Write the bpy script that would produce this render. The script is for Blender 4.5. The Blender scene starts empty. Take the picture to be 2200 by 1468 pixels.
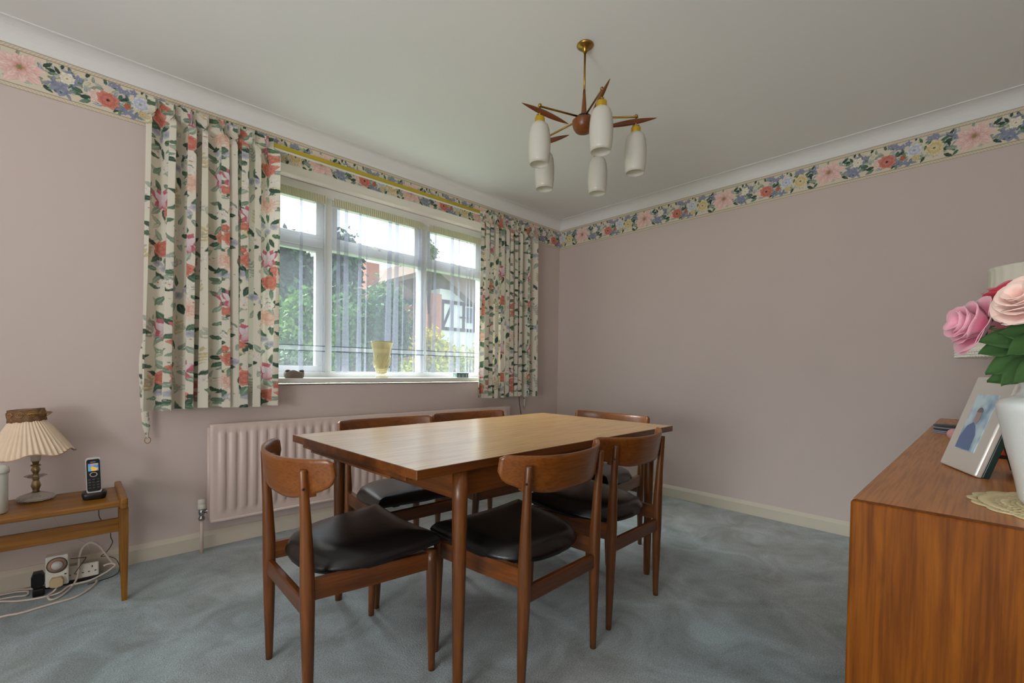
import bpy, bmesh, math, random
import numpy as np
from mathutils import Vector, Matrix, noise as mnoise
PI = math.pi
R = math.radians
random.seed(7)
scn = bpy.context.scene
COL = scn.collection

# ------------------------------------------------------------------ camera
CAM = (-3.44144, -2.92695, 0.99605)
YAW, PITCH, ROLL = 0.80424, -0.02297, 0.01535
cam_d = bpy.data.cameras.new('camera')
cam = bpy.data.objects.new('camera', cam_d)
COL.objects.link(cam)
f_ = Vector((math.cos(PITCH)*math.cos(YAW), math.cos(PITCH)*math.sin(YAW), math.sin(PITCH)))
r_ = Vector((math.sin(YAW), -math.cos(YAW), 0))
u_ = r_.cross(f_)
rr = math.cos(ROLL)*r_ + math.sin(ROLL)*u_
uu = -math.sin(ROLL)*r_ + math.cos(ROLL)*u_
M = Matrix((rr, uu, -f_)).transposed().to_4x4()
M.translation = Vector(CAM)
cam.matrix_world = M
cam_d.sensor_width = 36
cam_d.lens = 978.692/2200*36
cam_d.shift_x = 0.0
cam_d.shift_y = (816.468-734)/2200
cam_d.clip_start = 0.02
cam_d.clip_end = 300
scn.camera = cam

# ------------------------------------------------------------------ light
scn.view_settings.view_transform = 'Standard'
scn.view_settings.look = 'None'
scn.view_settings.gamma = 1
scn.view_settings.use_curve_mapping = False
scn.view_settings.exposure = 0.60
scn.cycles.use_denoising = True
scn.cycles.max_bounces = 8
scn.cycles.diffuse_bounces = 5
scn.cycles.transparent_max_bounces = 24
scn.cycles.sample_clamp_indirect = 4

world = bpy.data.worlds.new('sky')
scn.world = world
world.use_nodes = True
wn = world.node_tree
bg = wn.nodes['Background']
tc = wn.nodes.new('ShaderNodeTexCoord')
cl = wn.nodes.new('ShaderNodeTexNoise'); cl.inputs['Scale'].default_value = 2.2; cl.inputs['Detail'].default_value = 6
cr = wn.nodes.new('ShaderNodeValToRGB')
cr.color_ramp.elements[0].position = .35; cr.color_ramp.elements[0].color = (.62, .74, .92, 1)
cr.color_ramp.elements[1].position = .62; cr.color_ramp.elements[1].color = (.95, .97, 1, 1)
wn.links.new(tc.outputs['Generated'], cl.inputs['Vector'])
wn.links.new(cl.outputs['Fac'], cr.inputs['Fac'])
wn.links.new(cr.outputs['Color'], bg.inputs['Color'])
bg.inputs['Strength'].default_value = 2.0

def sun(name, direction, strength, angle, color=(1, 1, 1)):
    d = bpy.data.lights.new(name, 'SUN'); d.energy = strength; d.angle = R(angle); d.color = color
    o = bpy.data.objects.new(name, d); COL.objects.link(o)
    o.rotation_euler = Vector(direction).to_track_quat('-Z', 'Y').to_euler()
    o.location = (0, 6, 8)
    return o
sun('hazy_sun', (.22, -.70, -.58), 13, 50, (1, .985, .96))

def area(name, loc, direction, sx, sy, energy, color):
    d = bpy.data.lights.new(name, 'AREA'); d.shape = 'RECTANGLE'; d.size = sx; d.size_y = sy
    d.energy = energy; d.color = color
    o = bpy.data.objects.new(name, d); COL.objects.link(o)
    o.location = loc
    o.rotation_euler = Vector(direction).to_track_quat('-Z', 'Z').to_euler()
    return o
# fill lights added behind the camera to lift the ceiling and far wall
area('ceiling_fill', (-5.5, -2.85, 1.0), (.92, -.26, .76), 1.0, 1.4, 47, (.90, .965, 1))  # added fill tilted upwards, no lamp fitting stands here
area('room_fill', (-5.74, -2.3, 1.1), (1, -.1, .25), 1.8, 1.8, 7, (.96, .98, 1))  # weak added fill, this wall has no door

# ------------------------------------------------------------------ materials
def srgb(c):
    if isinstance(c, str):
        c = tuple(int(c[i:i+2], 16) for i in (0, 2, 4))
    return tuple(((v/255)/12.92 if v/255 <= .04045 else ((v/255+.055)/1.055)**2.4) for v in c) + (1,)

def nmat(name):
    m = bpy.data.materials.new(name); m.use_nodes = True
    nt = m.node_tree
    return m, nt, nt.nodes['Principled BSDF'], nt.nodes['Material Output']

def plain(name, c, rough=.5, metal=0, bump=0, bscale=200, var=0.0, vscale=8, coat=0, trans=0, ior=1.45, sheen=0, detail=3):
    m, nt, b, out = nmat(name)
    col = srgb(c)
    b.inputs['Base Color'].default_value = col
    b.inputs['Roughness'].default_value = rough
    b.inputs['Metallic'].default_value = metal
    b.inputs['IOR'].default_value = ior
    if coat: b.inputs['Coat Weight'].default_value = coat; b.inputs['Coat Roughness'].default_value = .08
    if trans: b.inputs['Transmission Weight'].default_value = trans
    if sheen: b.inputs['Sheen Weight'].default_value = sheen
    tcn = nt.nodes.new('ShaderNodeTexCoord')
    if var:
        n = nt.nodes.new('ShaderNodeTexNoise'); n.inputs['Scale'].default_value = vscale; n.inputs['Detail'].default_value = detail
        nt.links.new(tcn.outputs['Object'], n.inputs['Vector'])
        mx = nt.nodes.new('ShaderNodeMix'); mx.data_type = 'RGBA'
        mx.inputs[6].default_value = tuple(v*(1-var) for v in col[:3]) + (1,)
        mx.inputs[7].default_value = tuple(min(1, v*(1+var)) for v in col[:3]) + (1,)
        nt.links.new(n.outputs['Fac'], mx.inputs[0]); nt.links.new(mx.outputs[2], b.inputs['Base Color'])
    if bump:
        n = nt.nodes.new('ShaderNodeTexNoise'); n.inputs['Scale'].default_value = bscale; n.inputs['Detail'].default_value = 2
        nt.links.new(tcn.outputs['Object'], n.inputs['Vector'])
        bp = nt.nodes.new('ShaderNodeBump'); bp.inputs['Strength'].default_value = bump; bp.inputs['Distance'].default_value = .002
        nt.links.new(n.outputs['Fac'], bp.inputs['Height']); nt.links.new(bp.outputs['Normal'], b.inputs['Normal'])
    return m

def wood(name, light, dark, axis='z', rough=.35, scale=1.0, coat=.0, contrast=1.0, spec=.5):
    """teak: long streaks along one object axis, with fine pores"""
    m, nt, b, out = nmat(name)
    L = nt.links
    tcn = nt.nodes.new('ShaderNodeTexCoord')
    mp = nt.nodes.new('ShaderNodeMapping')
    s = {'x': (1.2, 16, 16), 'y': (16, 1.2, 16), 'z': (16, 16, 1.2)}[axis]
    mp.inputs['Scale'].default_value = tuple(v*scale for v in s)
    L.new(tcn.outputs['Object'], mp.inputs['Vector'])
    n1 = nt.nodes.new('ShaderNodeTexNoise'); n1.inputs['Scale'].default_value = 1.4; n1.inputs['Detail'].default_value = 6; n1.inputs['Roughness'].default_value = .6; n1.inputs['Distortion'].default_value = .6
    L.new(mp.outputs['Vector'], n1.inputs['Vector'])
    mp2 = nt.nodes.new('ShaderNodeMapping')
    s2 = {'x': (6, 190, 190), 'y': (190, 6, 190), 'z': (190, 190, 6)}[axis]
    mp2.inputs['Scale'].default_value = s2
    L.new(tcn.outputs['Object'], mp2.inputs['Vector'])
    n2 = nt.nodes.new('ShaderNodeTexNoise'); n2.inputs['Scale'].default_value = 1; n2.inputs['Detail'].default_value = 3
    L.new(mp2.outputs['Vector'], n2.inputs['Vector'])
    ramp = nt.nodes.new('ShaderNodeValToRGB')
    ramp.color_ramp.elements[0].position = .5-.2/contrast; ramp.color_ramp.elements[0].color = srgb(dark)
    ramp.color_ramp.elements[1].position = .5+.2/contrast; ramp.color_ramp.elements[1].color = srgb(light)
    L.new(n1.outputs['Fac'], ramp.inputs['Fac'])
    mul = nt.nodes.new('ShaderNodeMix'); mul.data_type = 'RGBA'; mul.blend_type = 'MULTIPLY'
    mul.inputs[0].default_value = .55
    r2 = nt.nodes.new('ShaderNodeValToRGB')
    r2.color_ramp.elements[0].position = .36; r2.color_ramp.elements[0].color = (.5, .42, .36, 1)
    r2.color_ramp.elements[1].position = .55; r2.color_ramp.elements[1].color = (1, 1, 1, 1)
    L.new(n2.outputs['Fac'], r2.inputs['Fac'])
    L.new(ramp.outputs['Color'], mul.inputs[6]); L.new(r2.outputs['Color'], mul.inputs[7])
    L.new(mul.outputs[2], b.inputs['Base Color'])
    b.inputs['Roughness'].default_value = rough
    b.inputs['Specular IOR Level'].default_value = spec
    if coat: b.inputs['Coat Weight'].default_value = coat; b.inputs['Coat Roughness'].default_value = .25
    bp = nt.nodes.new('ShaderNodeBump'); bp.inputs['Strength'].default_value = .06; bp.inputs['Distance'].default_value = .001
    L.new(n2.outputs['Fac'], bp.inputs['Height']); L.new(bp.outputs['Normal'], b.inputs['Normal'])
    return m

def attr_mat(name, rough=.85, translucent=0.0, bump=.15, bscale=900):
    """printed surface: the print is stored per mesh point"""
    m, nt, b, out = nmat(name)
    a = nt.nodes.new('ShaderNodeAttribute'); a.attribute_name = 'print'
    nt.links.new(a.outputs['Color'], b.inputs['Base Color'])
    b.inputs['Roughness'].default_value = rough
    b.inputs['Specular IOR Level'].default_value = .2
    if bump:
        tcn = nt.nodes.new('ShaderNodeTexCoord')
        n = nt.nodes.new('ShaderNodeTexNoise'); n.inputs['Scale'].default_value = bscale
        nt.links.new(tcn.outputs['Object'], n.inputs['Vector'])
        bp = nt.nodes.new('ShaderNodeBump'); bp.inputs['Strength'].default_value = bump; bp.inputs['Distance'].default_value = .001
        nt.links.new(n.outputs['Fac'], bp.inputs['Height']); nt.links.new(bp.outputs['Normal'], b.inputs['Normal'])
    if translucent:
        t = nt.nodes.new('ShaderNodeBsdfTranslucent'); nt.links.new(a.outputs['Color'], t.inputs['Color'])
        mx = nt.nodes.new('ShaderNodeMixShader'); mx.inputs[0].default_value = translucent
        nt.links.new(b.outputs[0], mx.inputs[1]); nt.links.new(t.outputs[0], mx.inputs[2]); nt.links.new(mx.outputs[0], out.inputs['Surface'])
    return m

def sheer(name, c, openness, rough=1):
    """open weave cloth: part of the light passes straight through between the threads"""
    m, nt, b, out = nmat(name)
    nt.nodes.remove(b)
    d = nt.nodes.new('ShaderNodeBsdfDiffuse'); d.inputs['Color'].default_value = srgb(c)
    t = nt.nodes.new('ShaderNodeBsdfTranslucent'); t.inputs['Color'].default_value = srgb(c)
    mx = nt.nodes.new('ShaderNodeMixShader'); mx.inputs[0].default_value = .14
    nt.links.new(d.outputs[0], mx.inputs[1]); nt.links.new(t.outputs[0], mx.inputs[2])
    tr = nt.nodes.new('ShaderNodeBsdfTransparent')
    m2 = nt.nodes.new('ShaderNodeMixShader'); m2.inputs[0].default_value = openness
    nt.links.new(mx.outputs[0], m2.inputs[1]); nt.links.new(tr.outputs[0], m2.inputs[2])
    nt.links.new(m2.outputs[0], out.inputs['Surface'])
    return m

def pane_mat():
    m, nt, b, out = nmat('window glass')
    nt.nodes.remove(b)
    g = nt.nodes.new('ShaderNodeBsdfGlossy'); g.inputs['Roughness'].default_value = .02
    tr = nt.nodes.new('ShaderNodeBsdfTransparent'); tr.inputs['Color'].default_value = (.93, .97, .97, 1)
    mx = nt.nodes.new('ShaderNodeMixShader'); mx.inputs[0].default_value = .05
    nt.links.new(tr.outputs[0], mx.inputs[1]); nt.links.new(g.outputs[0], mx.inputs[2]); nt.links.new(mx.outputs[0], out.inputs['Surface'])
    return m

def carpet_mat():
    m, nt, b, out = nmat('blue green carpet')
    L = nt.links
    tcn = nt.nodes.new('ShaderNodeTexCoord')
    n1 = nt.nodes.new('ShaderNodeTexNoise'); n1.inputs['Scale'].default_value = 190; n1.inputs['Detail'].default_value = 3; n1.inputs['Roughness'].default_value = .7
    n2 = nt.nodes.new('ShaderNodeTexNoise'); n2.inputs['Scale'].default_value = 4.2; n2.inputs['Detail'].default_value = 7; n2.inputs['Roughness'].default_value = .62; n2.inputs['Distortion'].default_value = 1.0
    n3 = nt.nodes.new('ShaderNodeTexNoise'); n3.inputs['Scale'].default_value = .7; n3.inputs['Detail'].default_value = 2
    for n in (n1, n2, n3): L.new(tcn.outputs['Object'], n.inputs['Vector'])
    r1 = nt.nodes.new('ShaderNodeValToRGB')
    r1.color_ramp.elements[0].position = .3; r1.color_ramp.elements[0].color = srgb((152, 164, 170))
    r1.color_ramp.elements[1].position = .7; r1.color_ramp.elements[1].color = srgb((216, 230, 238))
    L.new(n1.outputs['Fac'], r1.inputs['Fac'])
    r2 = nt.nodes.new('ShaderNodeValToRGB')
    r2.color_ramp.elements[0].position = .32; r2.color_ramp.elements[0].color = (.55, .53, .50, 1)
    r2.color_ramp.elements[1].position = .66; r2.color_ramp.elements[1].color = (1, 1, 1, 1)
    L.new(n2.outputs['Fac'], r2.inputs['Fac'])
    r3 = nt.nodes.new('ShaderNodeValToRGB')   # worn greyer patches in the walkway
    r3.color_ramp.elements[0].position = .4; r3.color_ramp.elements[0].color = (1, .93, .88, 1)
    r3.color_ramp.elements[1].position = .6; r3.color_ramp.elements[1].color = (.90, 1, 1, 1)
    L.new(n3.outputs['Fac'], r3.inputs['Fac'])
    a = nt.nodes.new('ShaderNodeMix'); a.data_type = 'RGBA'; a.blend_type = 'MULTIPLY'; a.inputs[0].default_value = 1
    c = nt.nodes.new('ShaderNodeMix'); c.data_type = 'RGBA'; c.blend_type = 'MULTIPLY'; c.inputs[0].default_value = 1
    L.new(r1.outputs['Color'], a.inputs[6]); L.new(r2.outputs['Color'], a.inputs[7])
    L.new(a.outputs[2], c.inputs[6]); L.new(r3.outputs['Color'], c.inputs[7]); L.new(c.outputs[2], b.inputs['Base Color'])
    b.inputs['Roughness'].default_value = 1; b.inputs['Specular IOR Level'].default_value = .1
    b.inputs['Sheen Weight'].default_value = .25; b.inputs['Sheen Roughness'].default_value = .6
    bp = nt.nodes.new('ShaderNodeBump'); bp.inputs['Strength'].default_value = .8; bp.inputs['Distance'].default_value = .006
    L.new(n1.outputs['Fac'], bp.inputs['Height']); L.new(bp.outputs['Normal'], b.inputs['Normal'])
    return m

def opal_mat():
    m, nt, b, out = nmat('opal glass')
    b.inputs['Base Color'].default_value = srgb((238, 236, 226)); b.inputs['Roughness'].default_value = .22; b.inputs['Coat Weight'].default_value = .3
    t = nt.nodes.new('ShaderNodeBsdfTranslucent'); t.inputs['Color'].default_value = srgb((240, 238, 228))
    mx = nt.nodes.new('ShaderNodeMixShader'); mx.inputs[0].default_value = .45
    nt.links.new(b.outputs[0], mx.inputs[1]); nt.links.new(t.outputs[0], mx.inputs[2]); nt.links.new(mx.outputs[0], out.inputs['Surface'])
    return m
WALL_C = (212, 197, 190)
mt = dict(
    wall=plain('pink wallpaper', WALL_C, .8, bump=.12, bscale=420, var=.02, vscale=3),
    ceiling=plain('white ceiling paint', (241, 242, 239), .9, bump=.08, bscale=160),
    cove=plain('cove paint', (236, 236, 233), .7),
    carpet=carpet_mat(),
    skirting=plain('cream gloss skirting', (214, 206, 188), .35, var=.03, vscale=5),
    frame=plain('white window paint', (226, 226, 220), .4),
    sill=plain('white sill paint', (238, 238, 232), .3),
    radiator=plain('pinkish radiator enamel', (216, 196, 186), .35),
    pane=pane_mat(),
    brass=plain('aged brass', (168, 132, 62), .32, metal=1, var=.12, vscale=30),
    gilt=plain('yellow brass cap', (214, 176, 52), .38, metal=.75),
    track=plain('yellow brass track', (196, 176, 60), .35, metal=.35),
    chrome=plain('dull chrome', (170, 172, 172), .25, metal=1),
    black=plain('black plastic', (22, 22, 24), .35),
    vinyl=plain('black vinyl seat', (24, 21, 21), .26, bump=.2, bscale=380, var=.15, vscale=5),
    white_plastic=plain('white plastic', (226, 222, 212), .4),
    cream_plastic=plain('cream plastic', (206, 184, 142), .45),
    wx=wood('teak grain x', (132, 74, 26), (78, 38, 8), 'x', .36, 1, coat=.15),
    wy=wood('teak grain y', (132, 74, 26), (78, 38, 8), 'y', .36, 1, coat=.15),
    wz=wood('teak grain z', (132, 76, 26), (72, 36, 8), 'z', .36, 1, coat=.15),
    back=wood('teak chair back', (150, 88, 30), (110, 58, 16), 'x', .34, .7, coat=.2, contrast=.7),
    top=wood('teak table top', (238, 190, 124), (206, 154, 90), 'x', .32, 1.1, coat=.8, contrast=.8),
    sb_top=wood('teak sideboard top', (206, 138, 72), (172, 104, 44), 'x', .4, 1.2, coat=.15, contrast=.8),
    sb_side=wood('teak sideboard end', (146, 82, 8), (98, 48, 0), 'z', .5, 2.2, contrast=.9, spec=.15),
    bench=wood('golden elm', (170, 116, 34), (118, 72, 14), 'x', .38, .9, coat=.15),
    bench_z=wood('golden elm leg', (160, 108, 30), (108, 66, 12), 'z', .4, .9, coat=.1),
    opal=opal_mat(),
    print_wall=attr_mat('printed wallpaper border', .8, 0, .08, 500),
    print_cloth=attr_mat('printed curtain cotton', .9, .18, .2, 1200),
    net=sheer('sheer net cloth', (186, 190, 206), .64),
    net_head=sheer('gathered net heading', (206, 200, 172), .08),
    net_band=sheer('woven net band', (208, 212, 222), .42),
    net_line=sheer('dark net stripe', (96, 104, 124), .25),
)

# ------------------------------------------------------------------ mesh helpers
def add_box(bm, c, s, rot=None, mi=0):
    r = bmesh.ops.create_cube(bm, size=1)
    m = Matrix.Translation(Vector(c)) @ (rot.to_4x4() if rot is not None else Matrix()) @ Matrix.Diagonal((s[0], s[1], s[2], 1))
    bmesh.ops.transform(bm, matrix=m, verts=r['verts'])
    for f in {f for v in r['verts'] for f in v.link_faces}: f.material_index = mi
    return r['verts']

def bx(c, s, rot=None):
    bm = bmesh.new(); add_box(bm, c, s, rot); return bm

def ring_pts(n, r, z=0, ph=0):
    return [Vector((r*math.cos(2*PI*i/n+ph), r*math.sin(2*PI*i/n+ph), z)) for i in range(n)]

def loft(bm, rings, cap=True, closed=True, mi=0):
    vs = [[bm.verts.new(p) for p in rg] for rg in rings]
    n = len(vs[0])
    fs = []
    for a, b in zip(vs, vs[1:]):
        for i in range(n if closed else n-1):
            j = (i+1) % n
            fs.append(bm.faces.new((a[i], a[j], b[j], b[i])))
    if cap and closed:
        fs.append(bm.faces.new(list(reversed(vs[0])))); fs.append(bm.faces.new(vs[-1]))
    for f in fs: f.material_index = mi; f.smooth = True
    return vs

def add_tube(bm, pts, rad, seg=10, mi=0, cap=True, squash=None):
    pts = [Vector(p) for p in pts]
    if not isinstance(rad, (list, tuple)): rad = [rad]*len(pts)
    rings = []
    prev = None
    for i, p in enumerate(pts):
        d = (pts[min(i+1, len(pts)-1)] - pts[max(i-1, 0)]).normalized()
        if prev is None:
            ref = Vector((0, 0, 1)) if abs(d.z) < .9 else Vector((1, 0, 0))
            a = d.cross(ref).normalized()
        else:
            a = (prev - d*prev.dot(d)).normalized()
        prev = a
        b = d.cross(a)
        k = squash or (1, 1)
        rings.append([p + (a*math.cos(t)*k[0] + b*math.sin(t)*k[1])*rad[i] for t in [2*PI*j/seg for j in range(seg)]])
    loft(bm, rings, cap, mi=mi)

def smooth_path(pts, n=8):
    P = [Vector(p) for p in pts]; out = []
    for i in range(len(P)-1):
        p0, p1, p2, p3 = P[max(i-1, 0)], P[i], P[i+1], P[min(i+2, len(P)-1)]
        for k in range(n):
            t = k/n
            out.append(.5*((2*p1)+(-p0+p2)*t+(2*p0-5*p1+4*p2-p3)*t*t+(-p0+3*p1-3*p2+p3)*t**3))
    out.append(P[-1]); return out

def add_lathe(bm, prof, c=(0, 0, 0), seg=32, flute=0, nf=0, mi=0, cap=True):
    rings = []
    for (r, z) in prof:
        rg = []
        for j in range(seg):
            t = 2*PI*j/seg
            q = r*(1+flute*math.cos(nf*t)) if nf else r
            rg.append(Vector((c[0]+max(q, .0002)*math.cos(t), c[1]+max(q, .0002)*math.sin(t), c[2]+z)))
        rings.append(rg)
    loft(bm, rings, cap, mi=mi)

def bevel(bm, w, seg=2, ang=30):
    es = [e for e in bm.edges if len(e.link_faces) == 2 and e.calc_face_angle(0) > R(ang)]
    if es: bmesh.ops.bevel(bm, geom=es, offset=w, segments=seg, affect='EDGES', profile=.5, clamp_overlap=True)
    return bm

def obj(name, bm, m, parent=None, loc=None, smooth=None):
    me = bpy.data.meshes.new(name)
    bmesh.ops.recalc_face_normals(bm, faces=bm.faces)
    bm.to_mesh(me); bm.free()
    for mm in (m if isinstance(m, (list, tuple)) else [m]): me.materials.append(mm)
    o = bpy.data.objects.new(name, me); COL.objects.link(o)
    if parent is not None: o.parent = parent
    if loc is not None: o.location = loc
    if smooth: 
        for p in me.polygons: p.use_smooth = True
    return o

def tag(o, label, cat, group=None, kind=None):
    o['label'] = label
    if cat: o['category'] = cat
    if group: o['group'] = group
    if kind: o['kind'] = kind
    return o

def thing(name, label, cat, loc=(0, 0, 0), rotz=0, group=None):
    o = bpy.data.objects.new(name, None); COL.objects.link(o)
    o.empty_display_size = .1
    o.location = loc; o.rotation_euler = (0, 0, rotz)
    return tag(o, label, cat, group)

def struct(name, bm, m, label=None, smooth=None, loc=None):
    o = obj(name, bm, m, None, loc, smooth); o['kind'] = 'structure'
    if label: o['label'] = label; o['category'] = name.split('_')[0]
    return o

def grid_mesh(name, V, nu, nv, m, parent=None, colors=None, smooth=True, loc=None):
    """V: (nu*nv,3) array, row-major with nv fastest"""
    me = bpy.data.meshes.new(name)
    nf = (nu-1)*(nv-1)
    i = np.arange(nu-1)[:, None]*nv + np.arange(nv-1)[None, :]
    F = np.stack([i, i+nv, i+nv+1, i+1], -1).reshape(-1, 4)
    me.vertices.add(len(V)); me.vertices.foreach_set('co', V.astype(np.float32).ravel())
    me.loops.add(nf*4); me.loops.foreach_set('vertex_index', F.astype(np.int32).ravel())
    me.polygons.add(nf); me.polygons.foreach_set('loop_start', np.arange(nf, dtype=np.int32)*4)
    me.polygons.foreach_set('use_smooth', np.full(nf, smooth))
    me.update(calc_edges=True)
    if colors is not None:
        a = me.color_attributes.new('print', 'FLOAT_COLOR', 'POINT')
        c = np.concatenate([colors, np.ones((len(colors), 1))], 1).astype(np.float32)
        a.data.foreach_set('color', c.ravel())
    me.materials.append(m)
    o = bpy.data.objects.new(name, me); COL.objects.link(o)
    if parent is not None: o.parent = parent
    if loc is not None: o.location = loc
    return o

# ------------------------------------------------------------------ print painter (flower prints, in metres)
class Paint:
    def __init__(s, w, h, bgc, res=1000, seed=1, wrap_v=False):
        s.w, s.h, s.res = w, h, res
        s.nx, s.ny = int(round(w*res)), int(round(h*res))
        s.im = np.ones((s.ny, s.nx, 3))*np.array(srgb(bgc)[:3])
        s.rng = np.random.RandomState(seed); s.wrap_v = wrap_v
    def petal(s, cx, cy, l, w, ang, c0, c1, edge=None, streak=.12, pow_=1.0):
        """teardrop from (cx,cy) pointing along ang; c0 at the base, c1 at the tip"""
        c0 = np.array(srgb(c0)[:3]); c1 = np.array(srgb(c1)[:3])
        r = s.res; L = (max(l, w)*1.15)
        x0 = int((cx-L)*r); x1 = int((cx+L)*r)+1; y0 = int((cy-L)*r); y1 = int((cy+L)*r)+1
        xs = np.arange(x0, x1); ys = np.arange(y0, y1)
        if not s.wrap_v:
            ys = ys[(ys >= 0) & (ys < s.ny)]
        if len(ys) == 0: return
        Xg, Yg = np.meshgrid((xs+.5)/r-cx, (ys+.5)/r-cy)
        a = Xg*math.cos(ang)+Yg*math.sin(ang); b = -Xg*math.sin(ang)+Yg*math.cos(ang)
        t = np.clip(a/l, 0, 1)
        hw = w*.5*(np.sin(PI*np.clip(t, 0, 1)**.75))**.8*(1+.06*np.sin(t*17+s.rng.rand()*6))
        inside = (a > 0) & (a < l)
        d = (hw-np.abs(b))*r
        al = np.where(inside, np.clip(d, 0, 1), 0)[..., None]
        col = c0+(c1-c0)*(t**pow_)[..., None]
        st = 1+streak*np.sin(b/w*26+s.rng.rand()*6)*np.sin(t*5+s.rng.rand()*6)
        col = col*st[..., None]
        if edge is not None:
            e = np.array(srgb(edge)[:3]); k = np.clip(1-d/2.2, 0, 1)[..., None]*np.where(b > 0, 1, .45)[..., None]
            col = col*(1-k)+e*k
        ix = np.mod(xs, s.nx); iy = np.mod(ys, s.ny)
        sub = s.im[np.ix_(iy, ix)]
        s.im[np.ix_(iy, ix)] = sub*(1-al)+np.clip(col, 0, 1)*al
    def leaf(s, cx, cy, l, w, ang, c=None):
        c = c or random.choice([(52, 84, 62), (70, 104, 74), (40, 66, 52), (96, 122, 96)])
        dk = tuple(int(v*.72) for v in c); lt = tuple(min(255, int(v*1.25+14)) for v in c)
        s.petal(cx, cy, l, w, ang, c, lt, dk, .1)
        s.petal(cx, cy, l*.92, w*.14, ang, tuple(min(255, int(v*1.5+30)) for v in c), lt, None, 0)
    def bloom(s, cx, cy, r, c0, c1, edge, n=7, centre=None, rings=3, ph=None, sq=1.0):
        ph = s.rng.rand()*6 if ph is None else ph
        for k in range(rings):
            q = r*(1-.27*k)
            m = n-k
            for i in range(m):
                a = ph+k*.45+2*PI*i/m+s.rng.uniform(-.1, .1)
                s.petal(cx-.12*q*math.cos(a), cy-.12*q*math.sin(a)*sq, q*1.1*s.rng.uniform(.9, 1.08), q*1.02, a, c0 if k % 2 == 0 else c1, c1 if k % 2 == 0 else c0, edge, .14)
        if centre: s.petal(cx-r*.14, cy, r*.3, r*.26, 0, centre, centre, None)
    def dot(s, cx, cy, r, c): s.petal(cx-r, cy, 2*r, 2*r, 0, c, c, None, 0)
    def sprig(s, cx, cy, ang, n, l, c, w=.4):
        x, y = cx, cy
        for i in range(n):
            for g in (-1, 1): s.petal(x, y, l, l*w, ang+g*.8, c, tuple(min(255, int(v*1.15)) for v in c), tuple(int(v*.8) for v in c), .05)
            x += math.cos(ang)*l*.6; y += math.sin(ang)*l*.6
        s.petal(x, y, l, l*w, ang, c, c, None, .05)
    def sample(s, U, Vv):
        ix = np.mod((U*s.res).astype(int), s.nx)
        iy = (Vv*s.res).astype(int)
        iy = np.mod(iy, s.ny) if s.wrap_v else np.clip(iy, 0, s.ny-1)
        return s.im[iy, ix]

# wallpaper border: repeat 0.645 m, height 0.182 m, v measured from the bottom edge
PER, BH, BZ = .645, .182, 2.1735
pb = Paint(PER, BH, (226, 214, 190), 1000, 3)
G1, G2, G3, G4 = (64, 92, 74), (86, 116, 96), (120, 138, 118), (44, 68, 56)
BL1, BL2, BL3 = (128, 136, 166), (160, 166, 186), (110, 116, 146)
for i in range(150):                                  # pale background foliage
    pb.leaf(pb.rng.rand()*PER, .035+pb.rng.rand()*.11, .025+.022*pb.rng.rand(), .012, pb.rng.rand()*6.3, [(178, 180, 156), (150, 162, 146), (186, 178, 148), (120, 138, 118), (140, 148, 160)][i % 5])
for i in range(44):
    pb.leaf(pb.rng.rand()*PER, .045+pb.rng.rand()*.09, .032+.015*pb.rng.rand(), .015, pb.rng.rand()*6.3, [G1, G2, G3, G4][i % 4])
for (u, v, l, a) in [(.07, .13, .04, .7), (.085, .11, .035, .2), (-.08, .12, .04, 2.4), (-.09, .07, .045, 3.3), (-.06, .045, .035, 4), (.07, .05, .04, -.6), (.10, .045, .04, -.2),
                     (.19, .05, .045, .3), (.2, .07, .05, 2.8), (.225, .045, .045, 3.6), (.235, .13, .03, 1.6), (.21, .145, .035, 1.1), (.30, .135, .04, .6), (.28, .14, .035, 1.8),
                     (.36, .10, .03, 1.9), (.385, .05, .04, .1), (.44, .13, .035, 2), (.45, .05, .035, 4.2), (.53, .10, .05, .3), (.535, .07, .05, -.3), (.53, .04, .045, -.6), (.55, .135, .035, 1), (.13, .145, .03, 1.4), (.16, .14, .03, 1.9), (.41, .15, .025, 1.3)]:
    pb.leaf(u, v, l, l*.42, a, [G1, G2, G4, G3][int(u*1000) % 4])
for (u, v) in [(.155, .135), (.185, .125), (.17, .10), (.32, .148), (.335, .135), (.30, .15), (.38, .145), (.47, .145), (.49, .15), (.355, .135), (.50, .14)]:
    for k in range(5): pb.petal(u, v, .019, .013, k*1.257+u*50, BL1, BL2, BL3)
    pb.dot(u, v, .0025, (230, 226, 200))
for (u, v) in [(.115, .055), (.13, .07), (.145, .045), (.36, .04), (.39, .035), (.10, .075), (.34, .05), (.57, .13)]:   # ribbon bows
    for a in (.4, 2.6, 3.9, 5.6): pb.petal(u, v, .034, .013, a+u*9, BL1, BL2, BL3)
pb.bloom(.148, .11, .030, (232, 222, 190), (246, 242, 226), (176, 160, 110), 7, (196, 150, 60), 2)
pb.bloom(.406, .10, .040, (176, 186, 208), (232, 234, 238), (120, 130, 160), 7, (150, 160, 180), 3)
pb.bloom(.415, .055, .022, (210, 186, 120), (232, 214, 160), (150, 120, 60), 6, (160, 120, 50), 2)
pb.bloom(.49, .085, .044, (214, 188, 118), (238, 222, 172), (150, 124, 66), 8, (110, 116, 70), 2)
pb.bloom(.248, .075, .034, (230, 196, 180), (240, 220, 205), (190, 140, 110), 7, None, 2)
pb.bloom(.286, .072, .045, (204, 106, 90), (228, 144, 124), (160, 70, 62), 8, (90, 34, 36), 4)
pb.bloom(.356, .072, .016, (196, 84, 62), (222, 120, 84), (150, 56, 48), 5, None, 2)
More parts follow.
